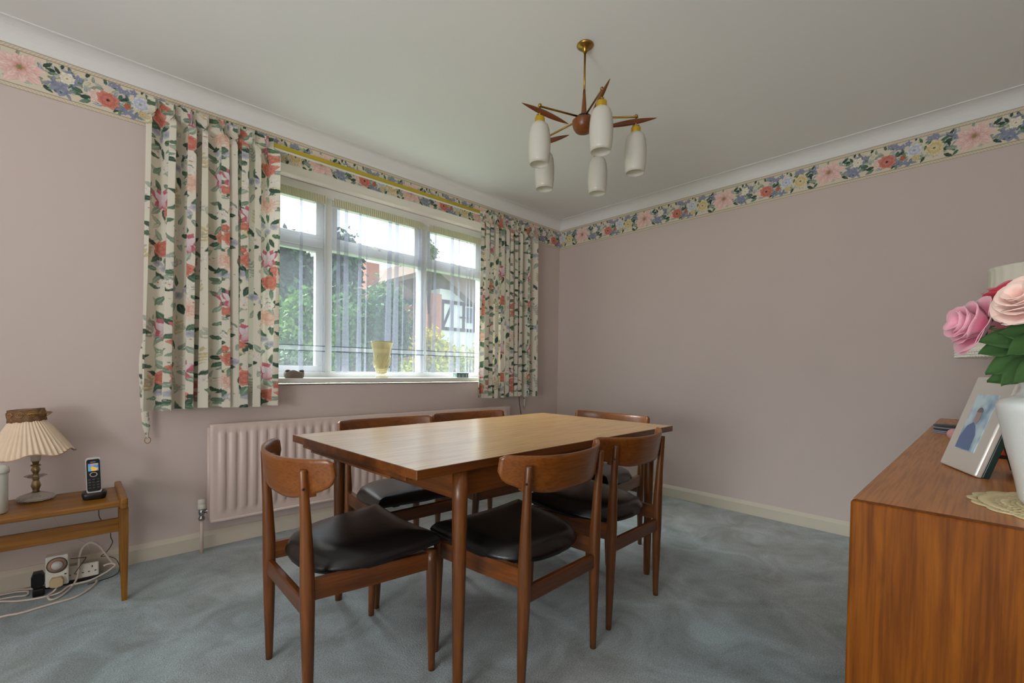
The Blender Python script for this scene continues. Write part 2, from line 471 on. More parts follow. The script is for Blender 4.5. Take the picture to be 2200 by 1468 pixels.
for uu_ in (0, PER):
    for k in range(8):
        a = k*PI/4+.2; pb.petal(uu_, .092, .082 if abs(math.cos(a)) > .5 else .060, .052, a, (226, 158, 146), (246, 214, 204), (214, 150, 140), .10)
    for k in range(7):
        a = k*2*PI/7+.5; pb.petal(uu_, .094, .058, .044, a, (216, 132, 120), (249, 224, 214), (206, 126, 116), .10)
    for k in range(6):
        a = k*PI/3; pb.petal(uu_, .096, .036, .032, a, (206, 120, 106), (248, 220, 208), (204, 120, 108), .08)
    pb.bloom(uu_, .096, .013, (150, 140, 80), (170, 160, 100), (110, 110, 60), 5, None, 1)
yy = (np.arange(pb.ny)+.5)/1000; xx = (np.arange(pb.nx)+.5)/1000
for side in (0, 1):
    d = yy if side == 0 else BH-yy
    band = (d < .019)
    base = np.array(srgb((206, 190, 160))[:3]); dk = np.array(srgb((150, 124, 92))[:3]); lt = np.array(srgb((228, 218, 196))[:3])
    for j in np.where(band)[0]:
        dd = d[j]
        if dd < .002 or .0165 < dd < .0185: pb.im[j, :] = dk
        elif .004 < dd < .0145:
            k = np.sin((xx*2*PI/.0129)+(dd-.009)*500)*.5+.5
            pb.im[j, :] = base*(1-k[:, None])+lt*k[:, None]
        else: pb.im[j, :] = base

# curtain print: repeat 0.80 x 0.64 m, cream ground with garlands of flowers
CW, CH = .80, .64
pc = Paint(CW, CH, (238, 231, 210), 900, 11, wrap_v=True)
DG = [(54, 80, 62), (74, 104, 78), (106, 132, 108), (138, 154, 134)]
def garland(u, v, k):
    P_ = pc
    for i in range(6):
        a = i*1.05+P_.rng.rand()*.6+.5; P_.leaf(u+.030*math.cos(a), v+.045*math.sin(a), .058, .024, a, DG[(i+k) % 4])
    if k == 0:      # red magnolia
        for a in (-2.4, -1.9, -1.2, -.7, .6, 1.1, 2.0, 2.6): P_.petal(u, v, .062*(1 if a > 0 else .8), .036, a, (186, 46, 78), (222, 118, 132), (150, 40, 66))
        for a in (.9, 1.55, 2.2): P_.petal(u, v-.012, .064, .030, a, (226, 196, 204), (240, 230, 230), (190, 80, 104))
        for a in (-1.1, -2.0): P_.petal(u, v+.004, .050, .028, a, (238, 222, 224), (216, 150, 160), (180, 70, 96))
        P_.bloom(u+.030, v-.060, .026, (218, 104, 84), (236, 150, 122), (176, 70, 56), 6, None, 2)
    elif k == 1:    # peach rose
        P_.bloom(u, v, .066, (238, 200, 174), (246, 226, 206), (214, 140, 112), 8, None, 2)
        P_.bloom(u, v+.006, .042, (232, 168, 140), (246, 214, 190), (208, 122, 96), 7, None, 2)
    elif k == 2:    # coral rose
        P_.bloom(u, v, .050, (216, 104, 82), (236, 150, 122), (180, 74, 58), 8, None, 3)
        P_.bloom(u+.034, v+.052, .020, (214, 96, 72), (236, 146, 116), (176, 64, 50), 6, None, 2)
    elif k == 3:    # white blossoms
        for dx, dy in ((0, 0), (.045, .02), (-.035, .035), (.01, -.045)):
            P_.bloom(u+dx, v+dy, .025, (234, 222, 204), (246, 242, 232), (186, 170, 142), 6, (206, 140, 60), 1)
    else:           # blue grey blossoms
        for dx, dy in ((0, 0), (.035, .025), (-.03, .03)):
            P_.bloom(u+dx, v+dy, .022, (158, 160, 180), (214, 214, 222), (124, 126, 150), 6, (206, 170, 80), 1)
for (u, v, a, n) in [(.04, .06, 1.3, 5), (.25, .42, 1.9, 5), (.25, .08, 1.5, 4), (.52, .30, 1.3, 4), (.52, .56, 1.8, 4), (.76, .14, 1.4, 4), (.03, .44, 1.2, 4), (.50, .06, 1.9, 3), (.76, .40, 1.5, 4)]:
    pc.sprig(u, v, a, n, .030, [(206, 188, 134), (186, 186, 160), (200, 178, 122), (170, 176, 160)][n*3 % 4])
    pc.sprig(u+.028, v+.03, a+1.2, 2, .022, (186, 190, 172))
for (u, v) in [(.12, .02), (.12, .20), (.13, .40), (.12, .60), (.38, .10), (.38, .30), (.39, .50), (.64, .16), (.64, .38), (.65, .58)]:
    for i in range(4):
        a = i*1.6+u*20; pc.leaf(u+.02*math.cos(a), v+.035*math.sin(a), .052, .020, a, [(150, 164, 138), (172, 176, 150), (110, 134, 108), (196, 184, 140)][i % 4])
for (u, v, k) in [(.12, .10, 0), (.13, .30, 3), (.12, .40, 4), (.12, .50, 2), (.38, .20, 1), (.37, .31, 3), (.39, .40, 2), (.38, .53, 0), (.38, .05, 4), (.64, .06, 3), (.64, .27, 0), (.64, .38, 4), (.65, .48, 1), (.64, .60, 2), (.26, .28, 4), (.77, .56, 4), (.52, .46, 3), (.25, .60, 3), (.77, .10, 3)]:
    garland(u, v, k)
for i in range(70):
    u, v = pc.rng.rand()*CW, pc.rng.rand()*CH
    pc.dot(u, v, .003, [(206, 130, 110), (186, 188, 164), (170, 172, 188), (130, 144, 120)][i % 4])

for p_, k_ in ((pc, .20), (pb, .12)):                  # faded dyes
    g_ = p_.im.mean(2, keepdims=True); p_.im = p_.im*(1-k_)+g_*k_*1.05

# ------------------------------------------------------------------ room shell
X0, X1, Y0, Y1, H = -5.80, 0.0, -3.27, 0.0, 2.43
WX0, WX1, WZ0, WZ1, WD = -2.84, -.79, .90, 2.203, .30      # window opening
struct('floor', bx(((X0+X1)/2, (Y0+Y1)/2, -.05), (X1-X0+.4, Y1-Y0+.4, .1)), mt['carpet'], 'blue green carpeted floor of the dining room')
struct('ceiling', bx(((X0+X1)/2, (Y0+Y1)/2+.1, H+.05), (X1-X0+.4, Y1-Y0+.6, .1)), mt['ceiling'], 'plain white ceiling with the chandelier')
bm = bmesh.new()
add_box(bm, ((X0-.2+WX0)/2, WD/2, H/2), (WX0-X0+.2, WD, H))
add_box(bm, ((WX1+.3)/2, WD/2, H/2), (.3-WX1, WD, H))
add_box(bm, ((WX0+WX1)/2, WD/2, (WZ0-.02)/2), (WX1-WX0, WD, WZ0-.02))
add_box(bm, ((WX0+WX1)/2, WD/2, (WZ1+H)/2), (WX1-WX0, WD, H-WZ1))
struct('wall_left', bm, mt['wall'], 'pink wall around the window')
struct('wall_right', bx((.1, (Y0+Y1)/2, H/2), (.2, Y1-Y0, H)), mt['wall'], 'bare pink wall right of the corner')
struct('wall_rear', bx(((X0+X1)/2, Y0-.1, H/2), (X1-X0+.4, .2, H)), mt['wall'], 'pink wall behind the sideboard')
struct('wall_near', bx((X0-.1, (Y0+Y1)/2, H/2), (.2, Y1-Y0, H)), mt['wall'], 'wall behind the camera')

def strip(name, prof, axis, a, b, m, label):
    """prof: (depth from wall, z); runs along x for the left wall or along y for the right wall"""
    bm = bmesh.new()
    rings = []
    for t in (a, b):
        if axis == 'x': rings.append([Vector((t, -d, z)) for d, z in prof])
        else: rings.append([Vector((-d, t, z)) for d, z in prof])
    vs = [[bm.verts.new(p) for p in rg] for rg in rings]
    n = len(prof)
    for i in range(n):
        j = (i+1) % n; bm.faces.new((vs[0][i], vs[0][j], vs[1][j], vs[1][i]))
    bm.faces.new(vs[0]); bm.faces.new(list(reversed(vs[1])))
    return struct(name, bm, m, label)
CT, CD = 2.355, .088
cove = [(0, CT-.0), (.004, CT), (.006, CT+.004)] + [(.006+(CD-.012)*(1-math.cos(t)), CT+.004+(H-.008-CT)*math.sin(t)) for t in [PI/2*k/8 for k in range(9)]] + [(CD, H-.004), (CD, H), (0, H)]
skirt = [(0, 0), (.018, 0), (.018, .066), (.012, .078), (.006, .0885), (0, .0885)]
strip('trim_1', cove, 'x', X0, -.0, mt['cove'], 'white coving above the window wall')
strip('trim_2', cove, 'y', Y0, -.0, mt['cove'], 'white coving above the right wall')
strip('baseboard_left', skirt, 'x', X0, 0, mt['skirting'], 'cream skirting board under the radiator')
strip('baseboard_right', skirt, 'y', Y0, 0, mt['skirting'], 'cream skirting board along the right wall')

def border(name, axis, a, b, z0, z1, label, uoff, step=.0022):
    n = int(abs(b-a)/step)+1; m = int((z1-z0)/step)+1
    s = np.linspace(a, b, n); z = np.linspace(z0, z1, m)
    S, Zz = np.meshgrid(s, z, indexing='ij')
    U = (S-a if axis == 'y' else S)+uoff
    if axis == 'y': U = -S+uoff
    off = -.0012
    V = np.stack([S, np.full_like(S, off), Zz], -1) if axis == 'x' else np.stack([np.full_like(S, off), S, Zz], -1)
    o = grid_mesh(name, V.reshape(-1, 3), n, m, mt['print_wall'], colors=pb.sample(U.ravel(), (Zz.ravel()-BZ)), smooth=False)
    o['kind'] = 'structure'; o['label'] = label; o['category'] = 'trim'
    return o
border('trim_3', 'x', X0, WX0-.02, BZ, CT, 'floral paper border on the window wall, left stretch', 3.603+PER*2)
border('trim_4', 'x', WX0-.02, WX1+.02, WZ1, CT, 'floral paper border over the window', 3.603+PER*2)
border('trim_5', 'x', WX1+.02, -.001, BZ, CT, 'floral paper border between right curtain and corner', 3.603+PER*2)
border('trim_6', 'y', -.001, Y0, BZ, CT, 'floral paper border along the right wall', .373)

# ------------------------------------------------------------------ window
FY0, FY1 = .20, .27
w1 = bpy.data.objects.new('window_1', None); COL.objects.link(w1); w1['kind'] = 'structure'
w1['label'] = 'white framed window with three lights and fanlights'; w1['category'] = 'window'
w1.location = ((WX0+WX1)/2, .2, WZ0)
def wobj(name, bm, m):
    bmesh.ops.translate(bm, verts=bm.verts, vec=-Vector(w1.location)); return obj(name, bm, m, w1)
ML, MR = -2.19, -1.43
bm = bmesh.new()
def fr(x0, x1, z0, z1, y0=FY0, y1=FY1): add_box(bm, ((x0+x1)/2, (y0+y1)/2, (z0+z1)/2), (x1-x0, y1-y0, z1-z0))
fr(WX0, WX1, 2.135, WZ1); fr(WX0, WX1, .905, .962)
fr(WX0, WX0+.05, .962, 2.135); fr(WX1-.05, WX1, .962, 2.135)
fr(ML-.026, ML+.026, .962, 2.135, FY0-.012, FY1); fr(MR-.026, MR+.026, .962, 2.135, FY0-.012, FY1)
for a, b in ((WX0+.05, ML-.026), (ML+.026, MR-.026), (MR+.026, WX1-.05)): fr(a, b, 1.792, 1.852)
bevel(bm, .004, 1)
wobj('window_frame', bm, mt['frame'])
for i, (a, b) in enumerate(((WX0+.05, ML-.026), (ML+.026, MR-.026), (MR+.026, WX1-.05))):
    bm = bmesh.new()                                   # opening fanlight sash
    y0, y1 = .208, .25
    for (xa, xb, za, zb) in ((a, b, 2.095, 2.135), (a, b, 1.852, 1.878), (a, a+.042, 1.878, 2.095), (b-.05, b, 1.878, 2.095)): fr(xa, xb, za, zb, y0, y1)
    s = wobj('fanlight_sash', bevel(bm, .003, 1), mt['frame'])
    bm = bmesh.new(); fr((a+b)/2-.006, (a+b)/2+.006, 1.86, 1.875, .19, .21)
    add_tube(bm, [((a+b)/2-.05, .195, 1.872), ((a+b)/2, .192, 1.868), ((a+b)/2+.12, .197, 1.866)], .005, 8)
    wobj('window_stay', bm, mt['frame'])
    bm = bmesh.new(); fr(a+.042, b-.05, 1.878, 2.095, .228, .232); wobj('pane', bm, mt['pane'])
    bm = bmesh.new()
    if i == 0:
        for (xa, xb, za, zb) in ((a, b, 1.765, 1.792), (a, b, .962, 1.0), (a, a+.04, 1.0, 1.765), (b-.05, b, 1.0, 1.765)): fr(xa, xb, za, zb, y0, y1)
        wobj('casement_sash', bevel(bm, .003, 1), mt['frame']); bm = bmesh.new()
        fr(a+.04, b-.05, 1.0, 1.765, .228, .232)
    else:
        fr(a, b, .962, 1.792, .238, .242)
    wobj('pane', bm, mt['pane'])
bm = bx(((WX0+WX1)/2, .075, .909), (WX1-WX0-.002, .25, .027))
for v in bm.verts:
    if v.co.y < 0: v.co.y = -.032
bevel(bm, .004, 2)
bmesh.ops.translate(bm, verts=bm.verts, vec=-Vector(w1.location))
obj('window_sill', bm, mt['sill'], w1)

# ------------------------------------------------------------------ net curtains, one in front of each light
def net(x0, x1, label, seed, z0=.957, z1=2.132):
    rnd = np.random.RandomState(seed)
    root = thing('net_curtain', label, 'net curtain', ((x0+x1)/2, .155, z0), group='net curtains in the window')
    W = x1-x0
    n = 260
    t = np.linspace(0, 1, n)
    nf = W/.082
    ph = 2*PI*(nf*t+.5*np.sin(2*PI*(1.3*t+rnd.rand()))+.35*np.sin(2*PI*(3.1*t+rnd.rand())))
    fold = (np.abs(np.sin(ph/2))**.6)*(.6+.5*np.sin(2*PI*(2.3*t+rnd.rand())))
    def sheet(za, zb, m, nv, amp0, amp1, name, off=0):
        zz = np.linspace(za, zb, nv)
        V = np.zeros((n, nv, 3))
        for j, z in enumerate(zz):
            k = (z1-z)/(z1-z0)
            A = amp0+(amp1-amp0)*k
            sx = 1.35*A*np.sin(ph+.4*k)*np.clip(.25+fold, .15, 1.35)
            V[:, j, 0] = np.clip(x0+W*t+sx*1.15+.010*k*np.sin(6*t+seed), x0-.01, x1+.01)
            V[:, j, 1] = .155-.5*A*np.cos(ph+.5*k)+off
            V[:, j, 2] = z
        V = V.reshape(-1, 3)-np.array(root.location)
        grid_mesh(name, V, n, nv, m, root)
    sheet(z0, 1.095, mt['net'], 4, .016, .026, 'sheer_cloth')
    sheet(1.095, 1.101, mt['net_line'], 2, .016, .026, 'dark_stripe')
    sheet(1.101, 1.129, mt['net_band'], 2, .016, .026, 'woven_band')
    sheet(1.129, 1.135, mt['net_line'], 2, .016, .026, 'dark_stripe')
    sheet(1.135, z1-.055, mt['net'], 16, .016, .026, 'sheer_cloth')
    # gathered heading
    nn = int(W*260); tt = np.linspace(0, 1, nn); zz = np.linspace(z1-.055, z1, 5)
    V = np.zeros((nn, 5, 3))
    for j, z in enumerate(zz):
        V[:, j, 0] = x0+W*tt; V[:, j, 1] = .152-.004*np.sin(tt*W*2*PI/.016+j*.3)*(1 if j not in (2,) else .5); V[:, j, 2] = z
    grid_mesh('gathered_heading', V.reshape(-1, 3)-np.array(root.location), nn, 5, mt['net_head'], root)
net(WX0+.01, ML-.03, 'sheer white net curtain in the left light of the window', 3)
net(ML+.02, MR-.03, 'wide sheer white net curtain in the middle light behind the amber vase', 8)
net(MR+.02, WX1-.01, 'sheer white net curtain in the right light behind the small box', 5)

# ------------------------------------------------------------------ printed curtains and their track
def curtain(name, x0, x1, z0, z1, n_f, seed, label, uoff, flip=1):
    rnd = np.random.RandomState(seed)
    W = x1-x0
    nu, nv = 760, 460
    t = np.linspace(0, 1, nu)
    a1, a2, a3 = rnd.rand(3)*6.28
    N_ = int(round(n_f))
    wds = .55+rnd.rand(N_)*1.1; wds /= wds.sum()
    edges = np.concatenate([[0], np.cumsum(wds)])
    phase = np.interp(t, edges, np.arange(N_+1))            # one unit per fold, folds of unequal width
    amps = .026+.022*rnd.rand(N_+1); amps2 = np.interp(phase, np.arange(N_+1), amps)
    drift = rnd.rand(N_+1)*.35
    def row(k):
        ph = 2*PI*(phase+np.interp(phase, np.arange(N_+1), drift)*(.5-k))
        A = amps2*(1.15-.35*k)
        g = np.tanh(1.9*np.cos(ph)+.75)/.99
        lw = W/N_
        x = x0+W*t-(.30*lw*np.sin(ph)+.16*lw*np.sin(2*ph))*(1.1-.2*k)+.008*(1-k)*np.sin(2*PI*t*1.5+a2)
        y = -.082-A*g-.012*(1-k)+.004*np.sin(ph*2+a1)
        return x, y, ph
    x, y, _ = row(.5)
    u = np.concatenate([[0], np.cumsum(np.hypot(np.diff(x), np.diff(y)))])
    npl = N_
    zz = np.linspace(z0, z1, nv)
    V = np.zeros((nu, nv, 3)); Uc = np.zeros((nu, nv))
    for j, z in enumerate(zz):
        k = (z-z0)/(z1-z0)
        x, y, ph = row(k)
        h = np.clip((z-(z1-.10))/.05, 0, 1); h = h*h*(3-2*h)
        # pinch pleats: cloth drawn into narrow bunches at the heading
        pc_ = (t*npl) % 1.0 - .5
        xp = x0+W*t+.018*np.sin(2*PI*t*npl)*1.0
        yp = -.075-.020*np.exp(-(pc_/.16)**2)*(1+.5*np.cos(pc_*60))
        neck = np.exp(-((z-(z1-.085))/.018)**2)
        y2 = y*(1-h)+yp*h + .010*neck
        x2 = x*(1-h)+xp*h
        V[:, j, 0] = x2; V[:, j, 1] = np.minimum(y2, -.034); V[:, j, 2] = z+.004*np.sin(9*t+seed)*(1-k)
        Uc[:, j] = u
    Uf = (Uc*flip*.74+uoff).ravel(); Vf = np.repeat(zz[None, :], nu, 0).ravel()
    root = thing(name, label, 'curtain', ((x0+x1)/2, -.09, z0), group='floral curtains at the window')
    grid_mesh('curtain_cloth', V.reshape(-1, 3)-np.array(root.location), nu, nv, mt['print_cloth'], root, colors=pc.sample(Uf, Vf+.21))
    # lining and side hem edge
    return root
curtain('floral_curtain', -3.178, -2.612, .770, 2.292, 8.5, 4, 'floral cream curtain drawn to the left side of the window', .02)
curtain('floral_curtain', -1.080, -.445, .762, 2.268, 9.5, 9, 'floral cream curtain drawn to the right side, near the room corner', .31)

bm = bmesh.new()
add_box(bm, (-1.815, -.052, 2.262), (2.62, .018, .020)); add_box(bm, (-1.815, -.064, 2.262), (2.62, .006, .026))
bevel(bm, .003, 2)
tr = thing('curtain_track', 'yellow brass curtain track spanning above the window', 'curtain track', (-1.815, -.03, 2.262))
bmesh.ops.translate(bm, verts=bm.verts, vec=-Vector(tr.location)); obj('rail', bm, mt['track'], tr)
bm = bx((-1.815, -.058, 2.246), (2.62, .014, .006)); bmesh.ops.translate(bm, verts=bm.verts, vec=-Vector(tr.location))
o = obj('lower_flange', bm, mt['white_plastic'], tr); o['label'] = 'white lower lip of the track'
for xb in (-3.05, -1.815, -.58):
    bm = bx((xb, -.024, 2.262), (.02, .046, .02)); bmesh.ops.translate(bm, verts=bm.verts, vec=-Vector(tr.location)); obj('bracket', bm, mt['white_plastic'], tr)

def tieback(loc, pts, w, label, uoff):
    root = thing('curtain_tieback', label, 'tieback', loc, group='floral tiebacks hanging beside the curtains')
    P_ = smooth_path(pts, 20); n = len(P_); m = 13
    V = np.zeros((n, m, 3))
    for i, p in enumerate(P_):
        ww = w*(.5+.5*min(1, i/12.)) * (1 if i < n-18 else max(.15, (n-i)/18))
        for j in range(m):
            q = (j/(m-1)-.5)
            V[i, j] = (p[0]+q*ww*.75, p[1]-.012*math.cos(q*PI)-abs(q)*ww*.3, p[2])
    U = np.repeat(np.linspace(0, 1, n)[:, None]*.6, m, 1).ravel()+uoff
    Vv = np.tile(np.linspace(0, w, m), n)+.1
    grid_mesh('tie_cloth', V.reshape(-1, 3), n, m, mt['print_cloth'], root, colors=pc.sample(Vv+.08, U))
    bm = bmesh.new()
    e = Vector(pts[-1])
    ring = [(e.x+.012*math.cos(t), e.y-.004, e.z-.008+.016*math.sin(t)) for t in [2*PI*k/14 for k in range(15)]]
    add_tube(bm, ring, .0018, 6, cap=False); obj('ring', bm, mt['brass'], root)
    bm = bmesh.new(); s = Vector(pts[0]); add_tube(bm, [(s.x, -root.location.y-.001, s.z), (s.x, -.008, s.z), (s.x, -.014, s.z+.012)], .003, 6); obj('hook', bm, mt['brass'], root)
    return root
tieback((-3.19, -.04, 1.10), [(0, 0, 0), (-.006, -.01, -.12), (-.002, -.012, -.28), (.006, -.01, -.40), (.012, -.01, -.475)], .040, 'floral tieback hanging left of the left curtain', .1)
tb_right = tieback((-.49, -.016, 1.02), [(0, 0, 0), (.006, 0, -.12), (.01, 0, -.22), (.008, 0, -.36)], .046, 'floral tieback hanging below the right curtain', .3)
bm = bmesh.new(); add_tube(bm, smooth_path([(-.555, -.02, .80), (-.545, -.02, .70), (-.525, -.02, .60), (-.515, -.02, .52)], 5), .003, 6)
bmesh.ops.translate(bm, verts=bm.verts, vec=(.49, .016, -1.02)); obj('cord', bm, mt['black'], tb_right)

# ------------------------------------------------------------------ radiator
RX0, RX1, RZ0, RZ1, RY = -2.925, -.735, .165, .682, -.105
rad = thing('radiator', 'long pinkish panel radiator under the window', 'radiator', ((RX0+RX1)/2, 0, 0))
def panel(y, flat, name):
    bm = bmesh.new()
    pitch = .0507
    nfl = int((RX1-RX0-.06)/pitch); xs = [RX0, RX0+.012]
    st = RX0+.025
    prof = []
    x = st
    prof.append((RX0, 0)); prof.append((RX0+.018, 0))
    for i in range(nfl):
        a = RX0+.030+i*(RX1-RX0-.06)/nfl; p = (RX1-RX0-.06)/nfl
        for q, d in ((.06, 0), (.16, .0), (.26, -.010), (.5, -.011), (.74, -.010), (.84, 0), (.94, 0)): prof.append((a+q*p, d))
    prof.append((RX1-.018, 0)); prof.append((RX1, 0))
    zs = [(RZ0, 0, .0), (RZ0+.012, 0, 0), (RZ0+.02, 0, 0), (RZ0+.045, 0, 0), (RZ0+.060, 1, 0), (RZ1-.058, 1, 0), (RZ1-.043, 0, 0), (RZ1-.012, 0, 0), (RZ1-.002, 0, .004), (RZ1, 0, .012)]
    rows = []
    for z, k, dy in zs:
        rows.append([bm.verts.new((px, y-(pd*k*-1 if not flat else 0)+dy, z)) for px, pd in prof])
    for a, b in zip(rows, rows[1:]):
        for i in range(len(a)-1):
            f = bm.faces.new((a[i], a[i+1], b[i+1], b[i])); f.smooth = True
    r = bmesh.ops.extrude_face_region(bm, geom=bm.faces[:])
    vs = [v for v in r['geom'] if isinstance(v, bmesh.types.BMVert)]
    bmesh.ops.translate(bm, verts=vs, vec=(0, .012 if flat else .014, 0))
    bmesh.ops.translate(bm, verts=bm.verts, vec=-Vector(rad.location))
    return obj(name, bm, mt['radiator'], rad)
panel(RY+.0, False, 'front_panel')
# fluted panel: ribs stand proud, channels between
bm = bmesh.new()
add_tube(bm, [(RX0+.004, RY+.01, RZ0), (RX1-.004, RY+.01, RZ0)], .012, 10)
add_tube(bm, [(RX0-.002, RY+.014, RZ0+.02), (RX0-.002, RY+.014, RZ1-.02)], .009, 10)
bmesh.ops.translate(bm, verts=bm.verts, vec=-Vector(rad.location)); obj('rolled_edge', bm, mt['radiator'], rad)
bm = bx(((RX0+RX1)/2, -.045, (RZ0+RZ1)/2), (RX1-RX0-.02, .022, RZ1-RZ0-.03)); bmesh.ops.translate(bm, verts=bm.verts, vec=-Vector(rad.location)); obj('rear_panel', bm, mt['radiator'], rad)
for xb in (RX0+.25, RX1-.25):
    bm = bx((xb, -.018, .45), (.03, .032, .34)); bmesh.ops.translate(bm, verts=bm.verts, vec=-Vector(rad.location)); obj('wall_bracket', bm, mt['radiator'], rad)
bm = bmesh.new(); add_lathe(bm, [(.0001, 0), (.009, 0), (.011, .003), (.009, .006), (.0001, .006)], (0, 0, 0), 14)
bmesh.ops.rotate(bm, verts=bm.verts, cent=(0, 0, 0), matrix=Matrix.Rotation(R(90), 3, 'X')); bmesh.ops.translate(bm, verts=bm.verts, vec=Vector((RX1-.03, RY-.008, RZ1-.035))-Vector(rad.location))
obj('bleed_plug', bm, mt['radiator'], rad)
def valve(x):
    v = bmesh.new()
    add_lathe(v, [(.0001, .236), (.017, .236), (.018, .242), (.018, .256), (.0165, .258), (.0165, .262), (.018, .264), (.0175, .282), (.014, .287), (.0001, .287)], (x, -.08, 0), 20)
    k = bmesh.new(); add_lathe(k, [(.012, .175), (.015, .178), (.015, .19), (.011, .195), (.011, .205), (.014, .21), (.014, .236)], (x, -.08, 0), 14)
    sgn = 1 if x < -1.8 else -1
    add_tube(k, [(x, -.08, .218), (x+sgn*.018, -.08, .220), (x+sgn*.020, -.08, .220), (x+sgn*.032, -.08, .221), (x+sgn*.034, -.08, .221), (x+sgn*.055, -.08, .221)], [.009, .009, .0135, .0135, .009, .009], 12)
    p = bmesh.new(); add_tube(p, [(x, -.08, 0), (x, -.08, .18)], .0085, 12)
    for b_, n_, m_ in ((v, 'valve_head', 'white_plastic'), (k, 'valve_body', 'chrome'), (p, 'pipe', 'radiator')):
        bmesh.ops.translate(b_, verts=b_.verts, vec=-Vector(rad.location)); o = obj(n_, b_, mt[m_], rad)
valve(-2.958); valve(-.70)

# ------------------------------------------------------------------ window sill ornaments
def lathe_obj(name, prof, m, parent, seg=32, flute=0, nf=0, c=(0, 0, 0), cap=True):
    bm = bmesh.new(); add_lathe(bm, prof, c, seg, flute, nf, cap=cap); return obj(name, bm, m, parent)
amber = plain('amber pressed glass', (242, 232, 200), .15, trans=.82, ior=1.3)
v = thing('glass_vase', 'tall fluted amber glass vase on the window sill', 'vase', (-1.875, .025, .9228))
bm = bmesh.new()
prof = [(.0001, 0), (.040, 0), (.044, .006), (.042, .016), (.034, .022), (.036, .030), (.044, .05), (.050, .10), (.058, .165), (.067, .212), (.074, .246), (.078, .255), (.074, .255), (.068, .240), (.054, .165), (.044, .10), (.036, .05), (.028, .038), (.0001, .034)]
add_lathe(bm, prof, (0, 0, 0), 48, .025, 12); obj('vessel', bm, amber, v)
for k in range(8):
    bm = bmesh.new()
    a = 2*PI*k/8
    pts = [((.052+.004*j)*math.cos(a+j*.22), (.052+.004*j)*math.sin(a+j*.22), .07+j*.03) for j in range(4)]
    add_tube(bm, pts, [.003, .005, .004, .001], 6)
    obj('moulded_leaf', bm, amber, v)
stone = plain('grey stone', (128, 116, 104), .7, bump=.4, bscale=90, var=.2, vscale=20)
d = thing('stone_trinket_dish', 'small grey carved stone dish on the left end of the window sill', 'ornament', (-2.464, .02, .9228))
bm = bmesh.new()
rings = []
for (r, z, k) in ((.046, 0, 0), (.052, .008, 0), (.053, .030, .5), (.050, .040, 1), (.043, .041, 1), (.036, .028, .6), (.028, .015, 0)):
    rings.append([Vector((r*math.cos(t)*1.1, r*math.sin(t)*.85, z+.008*k*math.sin(3*t+1))) for t in [2*PI*j/36 for j in range(36)]])
loft(bm, rings); obj('dish', bm, stone, d)
dstone = plain('dark stone', (88, 82, 78), .7)
for sx in (-1, 1):
    bm = bmesh.new(); bmesh.ops.create_uvsphere(bm, u_segments=12, v_segments=8, radius=.012, matrix=Matrix.Translation((sx*.040, -.012, .043)) @ Matrix.Diagonal((1.3, .8, .7, 1)))
    obj('carved_bird', bm, dstone, d, smooth=True)
tb = thing('trinket_box', 'small hinged box with teal panels on the right end of the window sill', 'box', (-1.186, .012, .9228), R(-8))
teal = plain('teal enamel', (108, 140, 132), .4, var=.35, vscale=60)
pew = plain('grey enamel rim', (108, 118, 128), .4, metal=.4)
obj('box_body', bevel(bx((0, 0, .016), (.104, .064, .030)), .002), teal, tb)
obj('lid', bevel(bx((0, 0, .0345), (.110, .070, .007)), .002), pew, tb)
obj('base_rim', bevel(bx((0, 0, .002), (.108, .068, .004)), .001), plain('white rim', (214, 214, 206), .4), tb)
pale_en = plain('pale enamel', (206, 210, 206), .4)
for (c_, s_) in [((i*.034, -.0325, .016), (.006, .003, .026)) for i in (-1, 0, 1)]+[((sx*.0525, 0, .016), (.003, .006, .026)) for sx in (-1, 1)]:
    obj('panel_rib', bx(c_, s_), pale_en, tb)

# ------------------------------------------------------------------ dining table
TX, TY, TA, TL, TW, TH = -2.02078, -1.41511, .03334, 1.54261, .86677, .71988
tbl = thing('dining_table', 'rectangular teak extending dining table in the middle of the room', 'table', (TX, TY, 0), TA)
hl, hw = TL/2, TW/2
bm = bx((0, 0, TH-.0135), (TL, TW, .027))
for vtx in bm.verts:
    if vtx.co.z < TH-.02: vtx.co.x *= 1-.006/hl; vtx.co.y *= 1-.006/hw
bevel(bm, .002, 2); obj('table_top', bm, mt['top'], tbl)
bm = bmesh.new()                                        # solid lipping around the veneered top
for s in (-1, 1):
    add_box(bm, (s*(hl+.0005), 0, TH-.0135), (.005, TW+.004, .0272)); add_box(bm, (0, s*(hw+.0005), TH-.0135), (TL+.004, .005, .0272))
bevel(bm, .0015, 1); obj('edge_lipping', bm, mt['wx'], tbl)
for s in (-1, 1):                                       # draw leaves stored under each end
    bm = bx((s*(hl-.24), 0, TH-.036), (.46, TW-.14, .016)); bevel(bm, .002); obj('draw_leaf', bm, mt['wx'], tbl)
    bm = bx((s*(hl-.022), 0, TH-.047), (.03, TW-.30, .008)); bevel(bm, .003); obj('leaf_grip', bm, mt['wy'], tbl)
iu, iv = .17625, .03199
ax, ay = hl-iu, hw-iv
for s in (-1, 1):
    bm = bx((0, s*(ay-.004), TH-.069), (2*ax, .018, .084)); bevel(bm, .002); obj('apron', bm, mt['wx'], tbl)
    bm = bx((s*(ax-.004), 0, TH-.084), (.018, 2*ay, .076)); bevel(bm, .002); obj('apron', bm, mt['wy'], tbl)
for sx in (-1, 1):
    for sy in (-1, 1):
        bm = bmesh.new()
        add_tube(bm, [(sx*ax, sy*ay, TH-.027), (sx*ax, sy*ay, TH-.12), (sx*ax, sy*ay, .40), (sx*ax, sy*ay, .02), (sx*ax, sy*ay, 0)], [.0235, .0235, .0215, .0155, .0140], 20)
        obj('leg', bm, mt['wz'], tbl)

